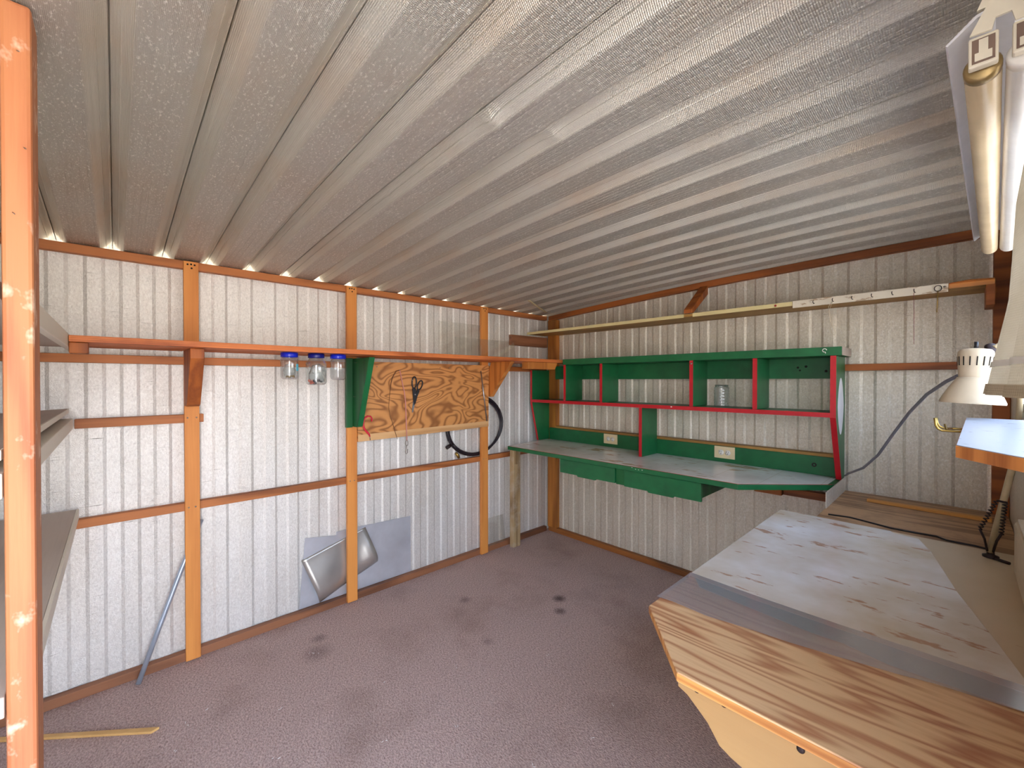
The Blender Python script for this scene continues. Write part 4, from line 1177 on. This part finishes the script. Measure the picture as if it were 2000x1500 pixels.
# fluorescent fixture hung over the bench
fx = thing('fluorescent_fixture', 'cream fluorescent fixture with two tubes hung under the roof at the right', 'light fixture', (2.74, 1.4, 1.79))
Y0, Y1 = 0.80, 1.985; SH = 0.040          # the fixture swings slightly off the wall line
def fxs(y): return SH * (y - Y0) / (Y1 - Y0)
def extr(poly, y0, y1, mb=None):
    mb = mb or MB(); n = len(poly)
    vs = [(x + fxs(y0), y0, z) for x, z in poly] + [(x + fxs(y1), y1, z) for x, z in poly]
    fs = [tuple(range(n)), tuple(range(2 * n - 1, n - 1, -1))] + [(i, i + n, (i + 1) % n + n, (i + 1) % n) for i in range(n)]
    return mb.add(vs, fs)
extr([(2.662, 1.842), (2.664, 1.840), (2.690, 1.862), (2.706, 1.866), (2.722, 1.860), (2.738, 1.866), (2.756, 1.862), (2.780, 1.842), (2.782, 1.844), (2.757, 1.866), (2.738, 1.870), (2.722, 1.866), (2.706, 1.870), (2.689, 1.866)], Y0 + 0.004, Y1).build('reflector', M['reflector'], fx)
extr([(2.690, 1.871), (2.757, 1.871), (2.744, 1.905), (2.703, 1.905)], Y0 + 0.004, Y1 - 0.01).build('ballast_housing', M['fixture'], fx)
epp = [(2.684, 1.840), (2.703, 1.8385), (2.706, 1.852), (2.719, 1.852), (2.722, 1.8385), (2.762, 1.8385), (2.744, 1.908), (2.716, 1.908)]
MB().prism('y', epp, Y0, Y0 + 0.0035).build('end_plate', M['fixture'], fx)
for i, (x, mt) in enumerate(((2.696, 'tube_old'), (2.733, 'tube_lit'))):
    lh = MB().box(x - 0.013, x + 0.013, Y0 + 0.0036, Y0 + 0.016, 1.800, 1.8383).build('lampholder', M['fixture'], fx, bevel=0.002)
    MB().box(x - 0.010, x + 0.010, Y0 + 0.0026, Y0 + 0.0035, 1.804, 1.834).build('recess', M['holder_brown'], lh)
    kp = MB().box(x - 0.004, x + 0.004, Y0 + 0.0016, Y0 + 0.0025, 1.816, 1.832); kp.box(x - 0.0075, x + 0.0075, Y0 + 0.0016, Y0 + 0.0025, 1.806, 1.816)
    kp.build('key_slot', M['fixture'], lh)
    a = Vector((x, Y0 + 0.030, 1.806)); b = Vector((x + SH, Y1 - 0.006, 1.808))
    d = (b - a).normalized()
    tb = MB().lathe([(0.0001, 0), (0.0165, 0.001), (0.0172, 0.006), (0.0172, (b - a).length - 0.006), (0.0165, (b - a).length - 0.001), (0.0001, (b - a).length)], a, 28, d)
    tb = tag(tb.build('tube', M[mt], fx), 'yellowed tube' if i == 0 else 'tube with window glare painted in as white')
    MB().lathe([(0.0001, -0.012), (0.0150, -0.012), (0.0176, -0.010), (0.0176, 0.004), (0.0150, 0.006)], a, 24, d).build('end_cap', M['tube_cap'] if i == 0 else M['white_plastic'], tb)
    lh2 = MB().box(x + SH - 0.012, x + SH + 0.012, Y1 - 0.004, Y1 + 0.004, 1.825, 1.842).build('lampholder', M['white_plastic'], fx)
for y in (1.0, 1.8):
    MB().tube([(2.722 + fxs(y), y, 1.905), (2.722 + fxs(y), y, zroof(2.74) + 0.003)], 0.002, 6).build('hanging_wire', M['nail'], fx)

# ground outside, seen only through the doorway and window
gd = MB().box(-12, 14, -12, 14, -0.22, -0.10).build('outside_ground', M['soil'])
tag(gd, 'bare ground outside the shed', 'ground', kind='structure')

# ------------------------------------------------------------------ daylight
wd = bpy.data.worlds.new('daylight'); SC.world = wd; wd.use_nodes = True
nt = wd.node_tree; nt.nodes.clear()
out = nt.nodes.new('ShaderNodeOutputWorld'); bg = nt.nodes.new('ShaderNodeBackground')
tc = nt.nodes.new('ShaderNodeTexCoord'); sp = nt.nodes.new('ShaderNodeSeparateXYZ'); rp = nt.nodes.new('ShaderNodeValToRGB')
mr = nt.nodes.new('ShaderNodeMapRange'); mr.inputs[1].default_value = -1; mr.inputs[2].default_value = 1
nt.links.new(tc.outputs['Generated'], sp.inputs[0]); nt.links.new(sp.outputs[2], mr.inputs[0]); nt.links.new(mr.outputs[0], rp.inputs[0])
cr = rp.color_ramp
cr.elements[0].position = 0.0; cr.elements[0].color = (0.8, 0.7, 0.55, 1)
cr.elements[1].position = 1.0; cr.elements[1].color = (0.55, 0.78, 1.25, 1)
for p_, c_ in ((0.49, (0.86, 0.76, 0.62, 1)), (0.52, (0.95, 0.98, 1.02, 1)), (0.7, (0.75, 0.92, 1.2, 1))):
    e_ = cr.elements.new(p_); e_.color = c_
nt.links.new(rp.outputs[0], bg.inputs[0]); nt.links.new(bg.outputs[0], out.inputs[0])
bg.inputs[1].default_value = 6.0
sn = bpy.data.lights.new('sun', 'SUN'); sn.energy = 26; sn.angle = math.radians(0.6); sn.color = (1.0, 0.95, 0.88)
so = bpy.data.objects.new('sun', sn); COL.objects.link(so); so.location = (-6, 1, 8)
so.rotation_euler = (math.radians(-46), 0, math.radians(5))


def portal(name, loc, sy, sz, yaw):
    l = bpy.data.lights.new(name, 'AREA'); l.shape = 'RECTANGLE'; l.size = sy; l.size_y = sz
    l.cycles.is_portal = True
    o = bpy.data.objects.new(name, l); COL.objects.link(o); o.location = loc
    o.rotation_euler = (PI / 2, 0, yaw)
    o['kind'] = 'helper'
    return o


portal('doorway_portal', (XR + 0.06, (DY0 + DY1) / 2, DZ / 2), DY1 - DY0, DZ, PI / 2)
portal('window_portal', (XR + 0.06, (WY0 + WY1) / 2, (WZ0 + WZ1) / 2), WY1 - WY0, WZ1 - WZ0, PI / 2)

# ------------------------------------------------------------------ camera and colour
cam = bpy.data.cameras.new('camera'); co = bpy.data.objects.new('camera', cam); COL.objects.link(co)
cam.sensor_width = 36; cam.lens = 825.5 / 2000 * 36; cam.clip_start = 0.01
co.location = (2.68, 0.0, 1.40)
co.rotation_euler = (math.radians(90 - 0.4927), 0, math.radians(46.79))
SC.camera = co
SC.view_settings.view_transform = 'Standard'; SC.view_settings.look = 'None'
SC.view_settings.gamma = 1; SC.view_settings.use_curve_mapping = False
SC.view_settings.exposure = 1.30
SC.cycles.max_bounces = 9; SC.cycles.diffuse_bounces = 6; SC.cycles.glossy_bounces = 4; SC.cycles.transparent_max_bounces = 14
SC.cycles.use_denoising = True
SC.cycles.sample_clamp_indirect = 8
